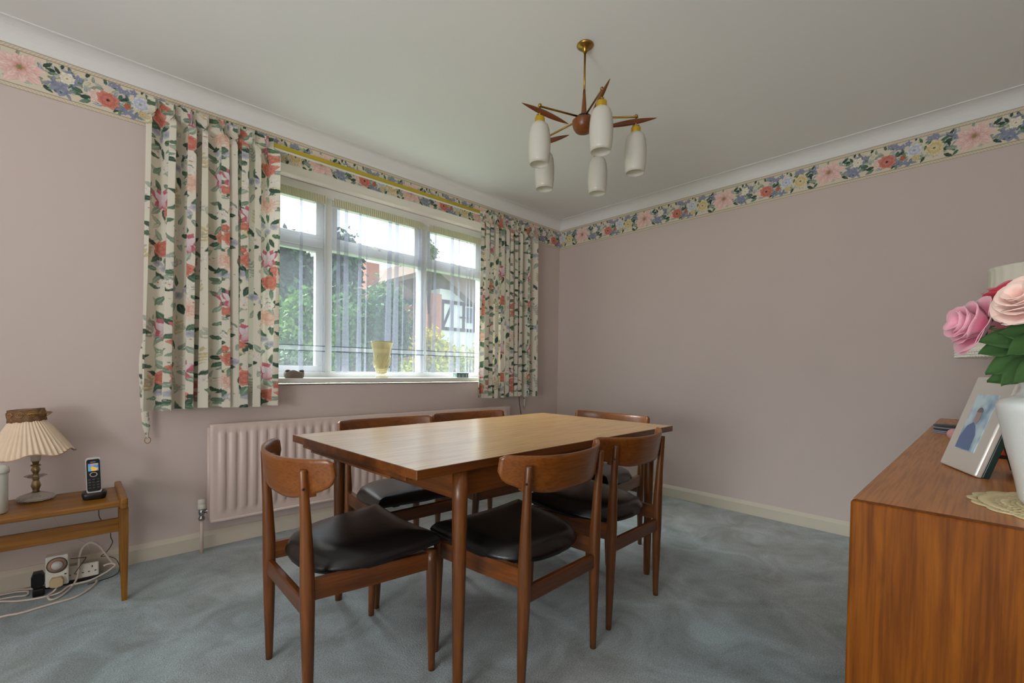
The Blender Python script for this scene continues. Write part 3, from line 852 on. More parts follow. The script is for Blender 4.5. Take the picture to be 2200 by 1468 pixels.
# ------------------------------------------------------------------ dining chairs (front = +y)
def back_curve(s):
    """s in -1..1 -> (x, y) along the bent backrest"""
    return .252*s, -.247+.095*abs(s)**2.6
def make_chair(label):
    t = thing('dining_chair', label, 'chair', group='teak dining chairs round the table')
    # bent plywood backrest with rounded lower corners
    bm = bmesh.new(); NS, NZ = 44, 12
    def outline(s):
        a = abs(s)
        zt = .746-.009*(1-a**2)
        if a > .93: zt -= .010*((a-.93)/.07)**2
        zb = .621
        if a > .30: zb = .621+.054*((a-.30)/.70)**2.2
        if a > .93: zb += .022*((a-.93)/.07)**1.6
        return zb, zt
    gi, go = [], []
    for i in range(NS+1):
        s = -1+2*i/NS
        x, y = back_curve(s); x2, y2 = back_curve(s+.001)
        n = Vector((-(y2-y), x2-x, 0)).normalized()
        zb, zt = outline(s)
        ri, ro = [], []
        for j in range(NZ+1):
            z = zb+(zt-zb)*j/NZ
            k = (z-.607)/.14
            wdn = (1-k)
            lean = -.022*(k-.5)
            e = 1+.030*wdn*abs(s)**3
            p = Vector((x*e, y+lean, z))
            th = .0065 if 0 < j < NZ else .004
            ri.append(bm.verts.new(p+n*th)); ro.append(bm.verts.new(p-n*th))
        gi.append(ri); go.append(ro)
    for g, fl in ((gi, 0), (go, 1)):
        for i in range(NS):
            for j in range(NZ):
                q = (g[i][j], g[i+1][j], g[i+1][j+1], g[i][j+1])
                f = bm.faces.new(q if fl else tuple(reversed(q))); f.smooth = True
    for i in range(NS):
        for j in (0, NZ):
            f = bm.faces.new((gi[i][j], gi[i+1][j], go[i+1][j], go[i][j])); f.smooth = False
    for i in (0, NS):
        for j in range(NZ):
            bm.faces.new((gi[i][j], gi[i][j+1], go[i][j+1], go[i][j]))
    obj('backrest', bm, mt['back'], t)
    # seat pad: broad rounded rear, pointed front corners, dished top
    bm = bmesh.new()
    ctrl = [(0, .202), (.12, .204), (.200, .208), (.229, .206), (.230, .186), (.222, .10), (.214, 0), (.196, -.085), (.155, -.150), (.085, -.186), (0, -.196)]
    half = smooth_path([(x, y, 0) for x, y in ctrl], 5)
    out = [Vector(p) for p in half] + [Vector((-p[0], p[1], 0)) for p in reversed(half[1:-1])]
    cen = Vector((0, .02, 0))
    def ztop(p):
        q = (p.y+.19)/.41
        return .436+.030*q - .016*(1-(p.x/.235)**2)*q*q*.6 + .012*(1-(p.x/.22)**2)*(1-q)
    def edge_z(p):
        q = (p.y+.19)/.41
        return .404+.030*q*q - .010*(1-abs(p.x)/.24)*q
    rings = []
    for (k, kind) in ((.0, 'b'), (.55, 'b'), (.90, 'b'), (.975, 'b2'), (1.0, 'm'), (.985, 't0'), (.93, 't1'), (.82, 't2'), (.62, 't'), (.40, 't'), (.2, 't'), (.0, 't')):
        rg = []
        for p in out:
            pp = cen+(p-cen)*max(k, .001)
            ez = edge_z(p); zt = ztop(pp)
            z = {'b': ez-.018, 'b2': ez-.014, 'm': ez-.002, 't0': ez+.006, 't1': ez+(zt-ez)*.62, 't2': ez+(zt-ez)*.90, 't': zt}[kind]
            rg.append(Vector((pp.x, pp.y, z)))
        rings.append(rg)
    loft(bm, rings, cap=True)
    obj('seat', bm, mt['vinyl'], t)
    for s in (-1, 1):
        bm = bmesh.new()                                # turned rear leg running up to the backrest
        P_ = [(s*.192, -.204, 0), (s*.191, -.204, .02), (s*.188, -.205, .18), (s*.186, -.206, .33), (s*.186, -.207, .42), (s*.188, -.212, .56), (s*.190, -.218, .66), (s*.190, -.221, .710), (s*.190, -.221, .714)]
        add_tube(bm, P_, [.0105, .0115, .0165, .0200, .0195, .0150, .0122, .0112, .0098], 16)
        rl = obj('rear_leg', bm, mt['wz'], t)
        bm = bmesh.new()
        add_tube(bm, [(s*.198, -.222, .662), (s*.2035, -.224, .662)], .0035, 8)
        obj('screw_plug', bm, mt['black'], rl)
        bm = bx((s*.184, -.207, .668), (.018, .030, .066))   # spacer between leg and backrest
        bmesh.ops.transform(bm, matrix=Matrix.Translation((s*.004, .006, 0)), verts=bm.verts)
        bevel(bm, .003); obj('spacer', bm, mt['wz'], t)
        bm = bmesh.new()
        add_tube(bm, [(s*.222, .178, 0), (s*.221, .178, .02), (s*.214, .180, .24), (s*.208, .182, .36), (s*.206, .182, .396)], [.0105, .0115, .0165, .0180, .0170], 16)
        obj('front_leg', bm, mt['wz'], t)
        bm = bmesh.new()                                # side rail
        rings = []
        for (x, y, zb, zt) in ((s*.184, -.200, .345, .402), (s*.194, -.02, .338, .398), (s*.204, .178, .334, .388)):
            rings.append([Vector((x-.010, y, zb)), Vector((x+.010, y, zb)), Vector((x+.010, y, zt)), Vector((x-.010, y, zt))])
        loft(bm, rings)
        for f in bm.faces: f.smooth = False
        bevel(bm, .003, 2); obj('side_rail', bm, mt['wy'], t)
        bm = bx((s*.12, .05, .405), (.03, .20, .022)); obj('seat_batten', bm, mt['black'], t)
    bm = bx((0, .182, .362), (.40, .020, .052)); bevel(bm, .003); obj('front_rail', bm, mt['wx'], t)
    bm = bx((0, -.206, .322), (.364, .020, .050)); bevel(bm, .004); obj('rear_rail', bm, mt['wx'], t)
    return t
chair = make_chair('teak chair with black seat at the near left end of the table')
def copy_tree(o, parent=None):
    c = o.copy(); COL.objects.link(c)
    if parent is not None: c.parent = parent
    for ch in list(o.children): copy_tree(ch, c)
    return c
chair.location = (-2.767, -1.459, 0); chair.rotation_euler = (0, 0, R(-91.3))
for (x, y, a, lab) in [
    (-2.300, -1.779, 2.2, 'teak chair with black seat at the near long side, closest to the camera'),
    (-1.774, -1.735, 1.8, 'teak chair with black seat at the near long side, beside the far table leg'),
    (-1.302, -1.385, 91.4, 'teak chair at the far right end of the table, facing the camera'),
    (-2.315, -1.032, 178.4, 'teak chair on the window side with bluish sheen on its seat, left one'),
    (-1.778, -1.008, 177.1, 'teak chair on the window side of the table, right one')]:
    c = copy_tree(chair); c.location = (x, y, 0); c.rotation_euler = (0, 0, R(a)); c['label'] = lab

# ------------------------------------------------------------------ chandelier
CX, CY = -1.81, -1.665
ch = thing('chandelier', 'teak and brass five arm chandelier with opal glass shades', 'chandelier', (CX, CY, H))
def cz(bm): bmesh.ops.translate(bm, verts=bm.verts, vec=(0, 0, -H)); return bm
bm = bmesh.new(); add_lathe(bm, [(.0001, H), (.036, H), (.037, H-.004), (.030, H-.010), (.014, H-.014), (.011, H-.028), (.006, H-.036), (.0001, H-.036)], seg=32); obj('ceiling_rose', cz(bm), mt['brass'], ch)
bm = bmesh.new(); add_tube(bm, [(0, 0, H-.034), (0, 0, 2.225)], .0045, 12); obj('rod', cz(bm), mt['brass'], ch)
cw = wood('chandelier teak', (140, 80, 30), (92, 46, 12), 'z', .35)
cwx = wood('chandelier teak blade', (136, 72, 28), (88, 42, 12), 'x', .35)
bm = bmesh.new(); add_lathe(bm, [(.0001, 2.235), (.0055, 2.235), (.0085, 2.19), (.0125, 2.13), (.014, 2.120), (.0001, 2.120)], seg=20); obj('wood_cone', cz(bm), cw, ch)
bm = bmesh.new(); add_lathe(bm, [(.0001, 2.122), (.026, 2.122), (.031, 2.118), (.031, 2.104), (.0001, 2.104)], seg=28); obj('hub_disc', cz(bm), mt['black'], ch)
bm = bmesh.new(); add_lathe(bm, [(.0001, 2.104), (.044, 2.104), (.051, 2.098), (.051, 2.090), (.046, 2.070), (.036, 2.055), (.020, 2.047), (.0001, 2.045)], seg=32); obj('hub_bowl', cz(bm), cw, ch)
for k in range(5):
    a = R(19.4+72*k)
    arm = bpy.data.objects.new('arm', None); COL.objects.link(arm); arm.parent = ch; arm.rotation_euler = (0, 0, a)
    bm = bmesh.new(); add_tube(bm, [(.028, 0, 2.112-H), (.225, 0, 2.102-H), (.233, 0, 2.102-H)], .0042, 10)
    add_tube(bm, [(.225, 0, 2.108-H), (.225, 0, 2.050-H)], .0045, 10)
    bmesh.ops.create_uvsphere(bm, u_segments=10, v_segments=8, radius=.0075, matrix=Matrix.Translation((.225, 0, 2.106-H)))
    for s in (-1, 1): bmesh.ops.create_uvsphere(bm, u_segments=10, v_segments=8, radius=.006, matrix=Matrix.Translation((.225+s*.010, 0, 2.062-H)))
    obj('arm_rod', bm, mt['brass'], arm, smooth=True)
    bm = bmesh.new()                                    # pointed teak blade
    rings = []
    for i in range(25):
        q = i/24; x = .080+.232*q
        hh = .0120*math.sin(PI*q)**.85+.0006; th = .0065*math.sin(PI*q)**.7+.0005
        zc = 2.066+.026*q
        rings.append([Vector((x, th*math.cos(t), zc-H+hh*math.sin(t))) for t in [2*PI*j/12 for j in range(12)]])
    loft(bm, rings); obj('teak_blade', bm, cwx, arm)
    bm = bmesh.new(); add_lathe(bm, [(.0001, 2.056-H), (.0195, 2.056-H), (.0210, 2.052-H), (.0205, 2.036-H), (.0225, 2.030-H), (.0001, 2.030-H)], (.225, 0, 0), 24); obj('shade_cap', bm, mt['gilt'], arm)
    prof = [(.0185, 2.034), (.026, 2.030), (.036, 2.020), (.0415, 2.004), (.0455, 1.975), (.0470, 1.945), (.0460, 1.905), (.0425, 1.875), (.0395, 1.860), (.0380, 1.860), (.0405, 1.875), (.0440, 1.905), (.0450, 1.945), (.0435, 1.975), (.0390, 2.004), (.032, 2.018), (.019, 2.027)]
    bm = bmesh.new(); add_lathe(bm, [(r, z-H) for r, z in prof], (.225, 0, 0), 32, cap=False)
    obj('glass_shade', bm, mt['opal'], arm)
    bm = bmesh.new(); add_lathe(bm, [(.0001, 2.028-H), (.012, 2.028-H), (.013, 1.995-H), (.0001, 1.990-H)], (.225, 0, 0), 14); obj('lamp_holder', bm, mt['white_plastic'], arm)

# ------------------------------------------------------------------ telephone bench at the left
bn = thing('telephone_bench', 'low golden wooden bench table by the left wall', 'bench', (-3.76, -.265, 0))
def L(bm): bmesh.ops.translate(bm, verts=bm.verts, vec=(3.76, .265, 0)); return bm
bm = bx((-3.76, -.265, .405), (.93, .315, .026)); 
for vtx in bm.verts: pass
bevel(bm, .008, 3); obj('bench_top', L(bm), mt['bench'], bn)
for sx in (-1, 1):
    xe = -3.76+sx*.468
    bm = bx((xe, -.265, .412), (.026, .385, .048)); bevel(bm, .008, 3); obj('end_rail', L(bm), mt['bench_z'] if False else mt['bench'], bn)
    for sy in (-1, 1):
        bm = bmesh.new(); rings = []
        yc = -.265+sy*.165
        for (z, w, dd) in ((0, .020, .015), (.02, .024, .017), (.30, .036, .026), (.39, .038, .026)):
            o_ = sy*.006*(1-z/.4)
            xq = xe+(.012 if sy > 0 else 0); dq = dd*(1 if sy > 0 else 1.15)
            rings.append([Vector((xq-dq/2, yc-w/2+o_, z)), Vector((xq+dq/2, yc-w/2+o_, z)), Vector((xq+dq/2, yc+w/2+o_, z)), Vector((xq-dq/2, yc+w/2+o_, z))])
        loft(bm, rings)
        for f in bm.faces: f.smooth = False
        bevel(bm, .003, 2); obj('leg', L(bm), mt['bench_z'], bn)
for yy_ in (-.30,):
    bm = bx((-3.76, yy_-.0, .288), (.92, .018, .060)); bevel(bm, .003); obj('cross_rail', L(bm), mt['bench'], bn)

# table lamp with pleated shade
lp = thing('table_lamp', 'crystal based table lamp with pleated cream shade on the bench', 'lamp', (-3.557, -.185, .4181))
crystal = plain('clear cut glass', (226, 222, 212), .06, trans=.85, ior=1.45)
bm = bmesh.new(); add_lathe(bm, [(.0001, 0), (.044, 0), (.055, .006), (.058, .013), (.052, .020), (.036, .027), (.018, .034), (.0001, .036)], (0, 0, 0), 80, .045, 16); obj('glass_base', bm, crystal, lp)
lathe_obj('brass_stem', [(.0001, .034), (.013, .034), (.010, .042), (.012, .050), (.016, .062), (.011, .080), (.009, .086), (.012, .089), (.012, .093), (.008, .096), (.008, .112), (.011, .118), (.015, .128), (.011, .139), (.009, .142), (.016, .145), (.016, .149), (.009, .152), (.012, .166), (.0001, .168)], plain('silvered brass', (170, 152, 112), .3, metal=.9), lp, 24)
bm = bmesh.new(); add_lathe(bm, [(.010, .094), (.026, .098), (.034, .103), (.026, .108), (.010, .111)], (0, 0, 0), 48, .06, 8, cap=False); obj('glass_collar', bm, crystal, lp)
lathe_obj('lamp_holder', [(.0001, .165), (.014, .165), (.016, .19), (.014, .215), (.0001, .215)], mt['white_plastic'], lp, 18)
silk = plain('pleated cream silk', (236, 214, 188), .75, var=.06, vscale=40)
NT, NK = 360, 14
tt = np.linspace(0, 2*PI, NT+1); V = np.zeros((NT+1, NK, 3))
for j in range(NK):
    k = j/(NK-1)                                         # 0 top, 1 bottom
    z = .369-.185*k
    q_ = max(0, (.325-z)/.141)
    r0 = .0495+.003*min(1, (.369-z)/.044)+.080*q_**.95
    rad_ = r0+.0035*(.25+q_)*np.sin(tt*46+.6*np.sin(tt*3))+.0025*q_*np.sin(tt*5)
    V[:, j, 0] = rad_*np.cos(tt); V[:, j, 1] = rad_*np.sin(tt); V[:, j, 2] = z-(.008*q_*np.sin(tt*6+1)*q_)
sh_ = bpy.data.objects.new('lamp_shade', None); COL.objects.link(sh_); sh_.parent = lp; sh_.rotation_euler = (R(-2), R(-3.5), 0)
sh_.location = (-.004, 0, .012)
grid_mesh('pleated_cover', V.reshape(-1, 3), NT+1, NK, silk, sh_)
bm = bmesh.new(); add_tube(bm, [(V[i, -1, 0]*1.003, V[i, -1, 1]*1.003, V[i, -1, 2]) for i in range(0, NT+1, 3)], .0022, 6, cap=False); o = obj('shade_hem', bm, plain('pink beige braid', (206, 168, 140), .7), sh_)
lace = plain('brown gold lace trim', (122, 90, 60), .7, var=.5, vscale=130, bump=.5, bscale=300)
bm = bmesh.new()
rings = []
for (r, z) in ((.0515, .371), (.0535, .371), (.0565, .330), (.0575, .323), (.0550, .323), (.0525, .345)):
    rings.append([Vector(((r+.0015*math.sin(12*t))*math.cos(t), (r+.0015*math.sin(12*t))*math.sin(t), z+(-.004*abs(math.sin(6*t)) if z < .326 else 0))) for t in [2*PI*j/120 for j in range(120)]])
loft(bm, rings, cap=False); o = obj('lace_band', bm, lace, sh_); o['label'] = 'brown patterned lace band round the top of the shade'
gold_thread = plain('gold thread', (176, 134, 88), .6)
for k in range(10):
    a = 2*PI*k/10; bm = bmesh.new()
    c_ = Vector((.0562*math.cos(a), .0562*math.sin(a), .349)); t_ = Vector((-math.sin(a), math.cos(a), 0)); b_ = Vector((0, 0, 1))
    pts = []
    for i in range(40):
        w = i/39*4*PI; rr2 = .0125*(1-i/52); pts.append(c_+t_*rr2*1.15*math.cos(w)+b_*rr2*math.sin(w)+Vector((math.cos(a), math.sin(a), 0))*.001)
    add_tube(bm, pts, .0013, 5)
    obj('lace_rosette', bm, gold_thread, sh_)
add = bmesh.new(); add_tube(add, [(0, 0, .20), (0, 0, .325)], .003, 6); add_tube(add, [(.05*math.cos(t), .05*math.sin(t), .366) for t in [2*PI*i/24 for i in range(25)]], .002, 5, cap=False)
for a in (0, PI/2, PI, 1.5*PI): add_tube(add, [(0, 0, .325), (.05*math.cos(a), .05*math.sin(a), .366)], .0016, 5)
obj('shade_carrier', add, mt['brass'], lp)

# cordless phone in its cradle
PHX, PHY = -3.379, -.300
cd = thing('phone_cradle', 'black charging cradle under the cordless phone on the bench', 'phone cradle', (PHX, PHY, .4181), R(-3))
bm = bmesh.new()
rings = [[Vector((w*math.copysign(abs(math.cos(t))**.5, math.cos(t)), d_*math.copysign(abs(math.sin(t))**.5, math.sin(t)), z)) for t in [2*PI*j/32 for j in range(32)]] for (w, d_, z) in ((.034, .030, 0), (.037, .033, .004), (.040, .034, .016), (.041, .034, .026), (.036, .030, .030), (.026, .012, .026), (.024, .010, .018))]
loft(bm, rings); obj('cradle_body', bm, mt['black'], cd)
ph = thing('cordless_phone', 'black and silver cordless phone standing in its cradle', 'phone', (PHX, PHY, .4381), R(-3))
tilt = Matrix.Rotation(R(-2), 4, 'Y') @ Matrix.Rotation(R(-10), 4, 'X')
def phone_slab(w, h, d_, y, z0, r, m, name, mi=None):
    bm = bmesh.new(); rings = []
    def rr_(w, h, r):
        P_ = []
        for (cx_, cy_, a0) in ((w/2-r, h-r, 0), (-w/2+r, h-r, 90), (-w/2+r, r, 180), (w/2-r, r, 270)):
            for k in range(7): 
                a = R(a0+15*k); P_.append((cx_+r*math.cos(a), cy_+r*math.sin(a)))
        return P_
    for (yo, ins) in ((y, .0015), (y+.001, 0), (y+d_-.002, 0), (y+d_, .002)):
        rings.append([Vector((px*(1-ins*2/w), yo, z0+pz)) for px, pz in rr_(w, h, r)])
    loft(bm, rings)
    for f in bm.faces: f.smooth = False
    bmesh.ops.transform(bm, matrix=tilt, verts=bm.verts)
    return obj(name, bm, m, ph)
silver = plain('silver plastic', (196, 196, 192), .35, metal=.4)
phone_slab(.049, .152, .018, -.009, .002, .010, silver, 'handset_body')
phone_slab(.043, .136, .002, -.0105, .010, .008, plain('gloss black face', (14, 14, 16), .15), 'front_face')
# screen: lit colour display
m, nt, b, out = nmat('lit phone display')
tcn = nt.nodes.new('ShaderNodeTexCoord'); vo = nt.nodes.new('ShaderNodeTexVoronoi'); vo.inputs['Scale'].default_value = 70
rp = nt.nodes.new('ShaderNodeValToRGB')
els = rp.color_ramp.elements; els[0].color = (.03, .08, .4, 1); els[1].color = (.5, .6, .8, 1)
for p_, c_ in ((.3, (.05, .35, .8, 1)), (.5, (.25, .12, .5, 1)), (.7, (.8, .45, .05, 1)), (.85, (.1, .3, .15, 1))):
    e = els.new(p_); e.color = c_
nt.links.new(tcn.outputs['Object'], vo.inputs['Vector']); nt.links.new(vo.outputs['Color'], rp.inputs['Fac'])
nt.links.new(rp.outputs['Color'], b.inputs['Emission Color']); b.inputs['Emission Strength'].default_value = .55; b.inputs['Base Color'].default_value = (.01, .01, .01, 1)
phone_slab(.033, .032, .001, -.0112, .096, .001, m, 'screen')
bm = bmesh.new(); add_tube(bm, [(.011*math.cos(t), -.0116, .081+.009*math.sin(t)) for t in [2*PI*i/28 for i in range(29)]], .0015, 6, cap=False)
bmesh.ops.transform(bm, matrix=tilt, verts=bm.verts); obj('navigation_ring', bm, silver, ph)
keym = plain('dark grey keys', (64, 66, 70), .4)
for i in range(4):
    for j in range(3):
        bm = bx(((j-1)*.0135, -.0112, .060-i*.0115), (.009, .0018, .0055)); bevel(bm, .0008, 1)
        bmesh.ops.transform(bm, matrix=tilt, verts=bm.verts); obj('key', bm, keym, ph)
bm = bmesh.new(); add_box(bm, (0, -.0112, .134), (.017, .0012, .0028)); bmesh.ops.transform(bm, matrix=tilt, verts=bm.verts); obj('maker_mark', bm, plain('grey mark', (150, 150, 150), .5), ph)

# white lidded jar, half out of frame
jr = thing('white_jar', 'tall white jar with rounded lid at the left edge of the bench', 'jar', (-3.664, -.330, .4181))
lathe_obj('jar_body', [(.0001, 0), (.036, 0), (.039, .004), (.0405, .155), (.038, .160), (.0001, .160)], plain('matt white', (222, 222, 214), .4), jr, 36)
lathe_obj('jar_lid', [(.039, .150), (.043, .152), (.044, .160), (.043, .172), (.034, .180), (.022, .184), (.018, .192), (.012, .196), (.0001, .197)], plain('white lid', (228, 228, 222), .3), jr, 36)

# extension block, timer, plugs and cables
ex = thing('extension_block', 'white four gang extension socket block lying against the skirting', 'extension socket', (-3.447, -.095, 0), R(-2))
tl = Matrix.Rotation(R(-14), 4, 'X')
bm = bx((0, 0, .045), (.172, .030, .060)); bevel(bm, .004, 2); bmesh.ops.transform(bm, matrix=tl, verts=bm.verts); obj('socket_body', bm, mt['white_plastic'], ex)
bm = bx((0, .003, .010), (.176, .034, .014)); bevel(bm, .002); obj('dark_base', bm, mt['black'], ex)
for i in range(4):
    xo = -.064+i*.0425
    for (px, pz, sw, sh2) in ((xo, .058, .004, .009), (xo-.011, .038, .007, .004), (xo+.011, .038, .007, .004)):
        bm = bx((px, -.0152, pz), (sw, .002, sh2)); bmesh.ops.transform(bm, matrix=tl, verts=bm.verts); obj('socket_hole', bm, mt['black'], ex)
tm = thing('plug_in_timer', 'white plug-in timer with round dial on the extension block', 'timer', (-3.496, -.135, .026), R(-2))
bm = bx((0, 0, .066), (.072, .050, .132)); bevel(bm, .005, 2); obj('timer_body', bm, mt['white_plastic'], tm)
def disc(bm, r0, r1, y, z, th): 
    pr = [(r0, 0), (r1, 0), (r1, th), (r0, th)]
    b2 = bmesh.new(); add_lathe(b2, pr, (0, 0, 0), 40, cap=(r0 < .001)); 
    bmesh.ops.rotate(b2, verts=b2.verts, cent=(0, 0, 0), matrix=Matrix.Rotation(R(90), 3, 'X')); bmesh.ops.translate(b2, verts=b2.verts, vec=(0, y, z)); return b2
obj('dial_rim', disc(None, .0305, .033, -.0248, .092, .004), plain('dark dial rim', (60, 52, 50), .5), tm)
obj('dial', disc(None, .0001, .0305, -.0245, .092, .003), plain('beige dial', (170, 146, 124), .5), tm)
obj('dial_red_ring', disc(None, .0185, .0205, -.0276, .092, .0012), plain('red ring', (170, 60, 44), .5), tm)
obj('dial_knob', disc(None, .0001, .0185, -.0274, .092, .006), plain('pale knob', (206, 206, 200), .4), tm)
obj('timer_slot', bx((.026, -.0256, .047), (.007, .002, .005)), mt['black'], tm)
def plug(name, label, loc, m, w=.044, h=.040, d_=.020, hexa=True, rz=0, group=None):
    t = thing(name, label, 'plug', loc, R(rz)); bm = bmesh.new()
    pts = [(-w/2, h*.12), (-w*.28, 0), (w*.28, 0), (w/2, h*.12), (w/2, h*.72), (w*.34, h), (-w*.34, h), (-w/2, h*.72)]
    loft(bm, [[Vector((x*k, y, z)) for x, z in pts] for (y, k) in ((0, 1), (-d_*.7, 1), (-d_, .88))])
    for f in bm.faces: f.smooth = False
    bevel(bm, .0015, 1); obj('plug_body', bm, m, t)
    bm = bmesh.new(); add_tube(bm, [(0, -d_*.5, 0), (0, -d_*.5, -.008)], .0055, 8); obj('cable_grip', bm, m, t); return t
plug('mains_plug', 'cream mains plug in the front of the timer', (-3.498, -.161, .028), mt['cream_plastic'], rz=-2)
plug('mains_plug', 'black mains plug left of the timer', (-3.556, -.105, .030), mt['black'], .040, .062, .040, rz=-2)
ad = thing('power_adapter', 'small dark power adapter at the left end of the extension block', 'power adapter', (-3.553, -.150, 0), R(-2))
bm = bx((0, 0, .016), (.036, .034, .032)); bevel(bm, .004); obj('adapter_body', bm, mt['black'], ad)

cab_w = plain('white cable sheath', (220, 206, 194), .45)
cab_t = plain('thin white cable', (214, 196, 176), .5)
def cable(pts, r, m, label, name='power_cable'):
    bm = bmesh.new(); add_tube(bm, smooth_path(pts, 8), r, 8)
    tag(obj(name, bm, m), label, 'cable')
cable([(-4.0, -.36, .0048), (-3.80, -.335, .0048), (-3.651, -.304, .0048), (-3.597, -.313, .0048), (-3.517, -.297, .0048), (-3.444, -.285, .0048), (-3.397, -.231, .0048), (-3.374, -.175, .0048), (-3.370, -.145, .0048)], .0045, cab_w, 'thick white cable sweeping across the carpet, nearest the camera')
cable([(-3.500, -.172, .018), (-3.512, -.18, .0085), (-3.524, -.205, .006), (-3.512, -.25, .0048), (-3.482, -.232, .006), (-3.452, -.170, .012), (-3.435, -.13, .03), (-3.430, -.118, .06), (-3.425, -.108, .125), (-3.411, -.10, .160), (-3.388, -.10, .172), (-3.363, -.10, .152), (-3.340, -.09, .108), (-3.322, -.085, .069), (-3.308, -.09, .045)], .0042, cab_w, 'white cable arching up from the cream plug to the block')
cable([(-4.0, -.06, .0048), (-3.75, -.080, .0048), (-3.667, -.128, .0048), (-3.596, -.182, .0048), (-3.50, -.196, .0048), (-3.457, -.160, .0150), (-3.39, -.152, .016), (-3.335, -.130, .030), (-3.306, -.115, .046), (-3.318, -.105, .056), (-3.345, -.100, .052)], .0042, cab_w, 'white cable running along the front of the extension block')
cable([(-4.0, -.05, .0048), (-3.80, -.04, .0048), (-3.70, -.046, .0048), (-3.627, -.035, .0048), (-3.578, -.068, .006), (-3.562, -.096, .018)], .0035, cab_w, 'white cable near the skirting leading to the black plug')
cable([(-4.0, -.10, .0048), (-3.67, -.105, .0048), (-3.597, -.128, .0048), (-3.585, -.105, .0048), (-3.601, -.072, .0048), (-3.677, -.056, .0048), (-4.0, -.085, .0048)], .0035, cab_w, 'doubled white cable lying on the carpet left of the black plug')
cable([(-3.379, -.262, .4205), (-3.379, -.13, .4205), (-3.372, -.090, .412), (-3.359, -.070, .385), (-3.359, -.065, .316), (-3.357, -.065, .273), (-3.339, -.065, .242), (-3.328, -.065, .217), (-3.319, -.065, .194), (-3.318, -.065, .170), (-3.312, -.065, .141), (-3.332, -.065, .103), (-3.352, -.06, .085), (-3.330, -.055, .078), (-3.300, -.07, .06), (-3.288, -.09, .02), (-3.31, -.13, .004), (-3.40, -.165, .004)], .0016, mt['black'], 'thin black phone cable falling behind the bench to the carpet', 'phone_cable')
cable([(-3.557, -.125, .4205), (-3.552, -.085, .41), (-3.535, -.055, .37), (-3.516, -.05, .315), (-3.483, -.05, .243), (-3.457, -.05, .212), (-3.427, -.05, .179), (-3.402, -.05, .155), (-3.388, -.052, .110), (-3.386, -.060, .088)], .0014, cab_t, 'thin pale lamp cable hanging behind the bench', 'lamp_cable')
cable([(-3.456, -.14, .128), (-3.415, -.13, .118), (-3.405, -.125, .114), (-3.42, -.13, .09), (-3.444, -.14, .055)], .0015, mt['black'], 'short thin black cable looped beside the timer', 'thin_cable')

# ------------------------------------------------------------------ sideboard and what stands on it
SX0, SX1, SY0, SY1, SZ = -2.524, -.404, -3.235, -2.779, .79
sb = thing('sideboard', 'long teak sideboard at the right edge', 'sideboard', ((SX0+SX1)/2, (SY0+SY1)/2, 0))
def S(bm): bmesh.ops.translate(bm, verts=bm.verts, vec=-Vector(sb.location)); return bm
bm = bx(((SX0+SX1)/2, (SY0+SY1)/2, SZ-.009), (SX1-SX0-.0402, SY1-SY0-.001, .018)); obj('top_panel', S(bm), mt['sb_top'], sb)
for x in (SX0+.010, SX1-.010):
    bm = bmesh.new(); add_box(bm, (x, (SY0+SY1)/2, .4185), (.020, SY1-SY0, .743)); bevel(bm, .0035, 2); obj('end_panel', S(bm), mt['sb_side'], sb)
bm = bx(((SX0+SX1)/2, SY0+.006, .42), (SX1-SX0-.04, .008, .70)); obj('back_panel', S(bm), mt['wx'], sb)
bm = bx(((SX0+SX1)/2, (SY0+SY1)/2, .10), (SX1-SX0-.04, SY1-SY0-.03, .018)); obj('bottom_panel', S(bm), mt['wx'], sb)
ww = (SX1-SX0-.05)/4
for i in range(4):
    xa = SX0+.025+ww*i
    if i == 0:
        for k in range(4):
            bm = bx((xa+ww/2, SY1-.014, .19+k*.157), (ww-.004, .018, .150)); bevel(bm, .002); dr = obj('drawer', S(bm), mt['wx'], sb)
            bm = bx((xa+ww/2, SY1-.002, .255+k*.157), (.22, .008, .012)); bevel(bm, .003); obj('pull', S(bm), mt['wx'], dr)
    else:
        bm = bx((xa+ww/2, SY1-.014, .425), (ww-.004, .018, .62)); bevel(bm, .002); dr = obj('door', S(bm), mt['wz'], sb)
        bm = bx((xa+(.03 if i % 2 else ww-.03), SY1-.002, .45), (.014, .008, .14)); bevel(bm, .003); obj('pull', S(bm), mt['wz'], dr)
bm = bx(((SX0+SX1)/2, (SY0+SY1)/2, .030), (SX1-SX0-.30, SY1-SY0-.10, .060)); obj('plinth', S(bm), mt['black'], sb)

# doily
dl = bmesh.new()
DX, DY = -2.345, -3.038
nr = 96
def ringd(r0, r1, z0=.0006, z1=.0022, sc=0, n=nr, lobes=18):
    rings = []
    for (r, z) in ((r0, z0), (r1, z0), (r1, z1), (r0, z1), (r0, z0)):
        k = sc if r == r1 else sc*.6
        rings.append([Vector(((r+k*abs(math.sin(lobes*t/2)))*math.cos(t), (r+k*abs(math.sin(lobes*t/2)))*math.sin(t), z)) for t in [2*PI*j/n for j in range(n)]])
    loft(dl, rings, cap=False)
ringd(.0, .045); ringd(.052, .060); ringd(.070, .078); ringd(.088, .096); ringd(.112, .121, sc=.007, n=180)
for k in range(54):
    a = 2*PI*k/54
    for (ra, rb, da) in ((.044, .053, .05), (.059, .071, -.05), (.077, .089, .04), (.095, .114, .04), (.095, .114, -.04)):
        add_tube(dl, [(ra*math.cos(a), ra*math.sin(a), .0016), (rb*math.cos(a+da), rb*math.sin(a+da), .0016)], .0016, 5)
o = obj('crochet_doily', dl, plain('cream crochet cotton', (222, 206, 162), .9, bump=.5, bscale=500), None, (DX, DY, SZ))
tag(o, 'cream crochet doily under the white vase on the sideboard', 'doily')

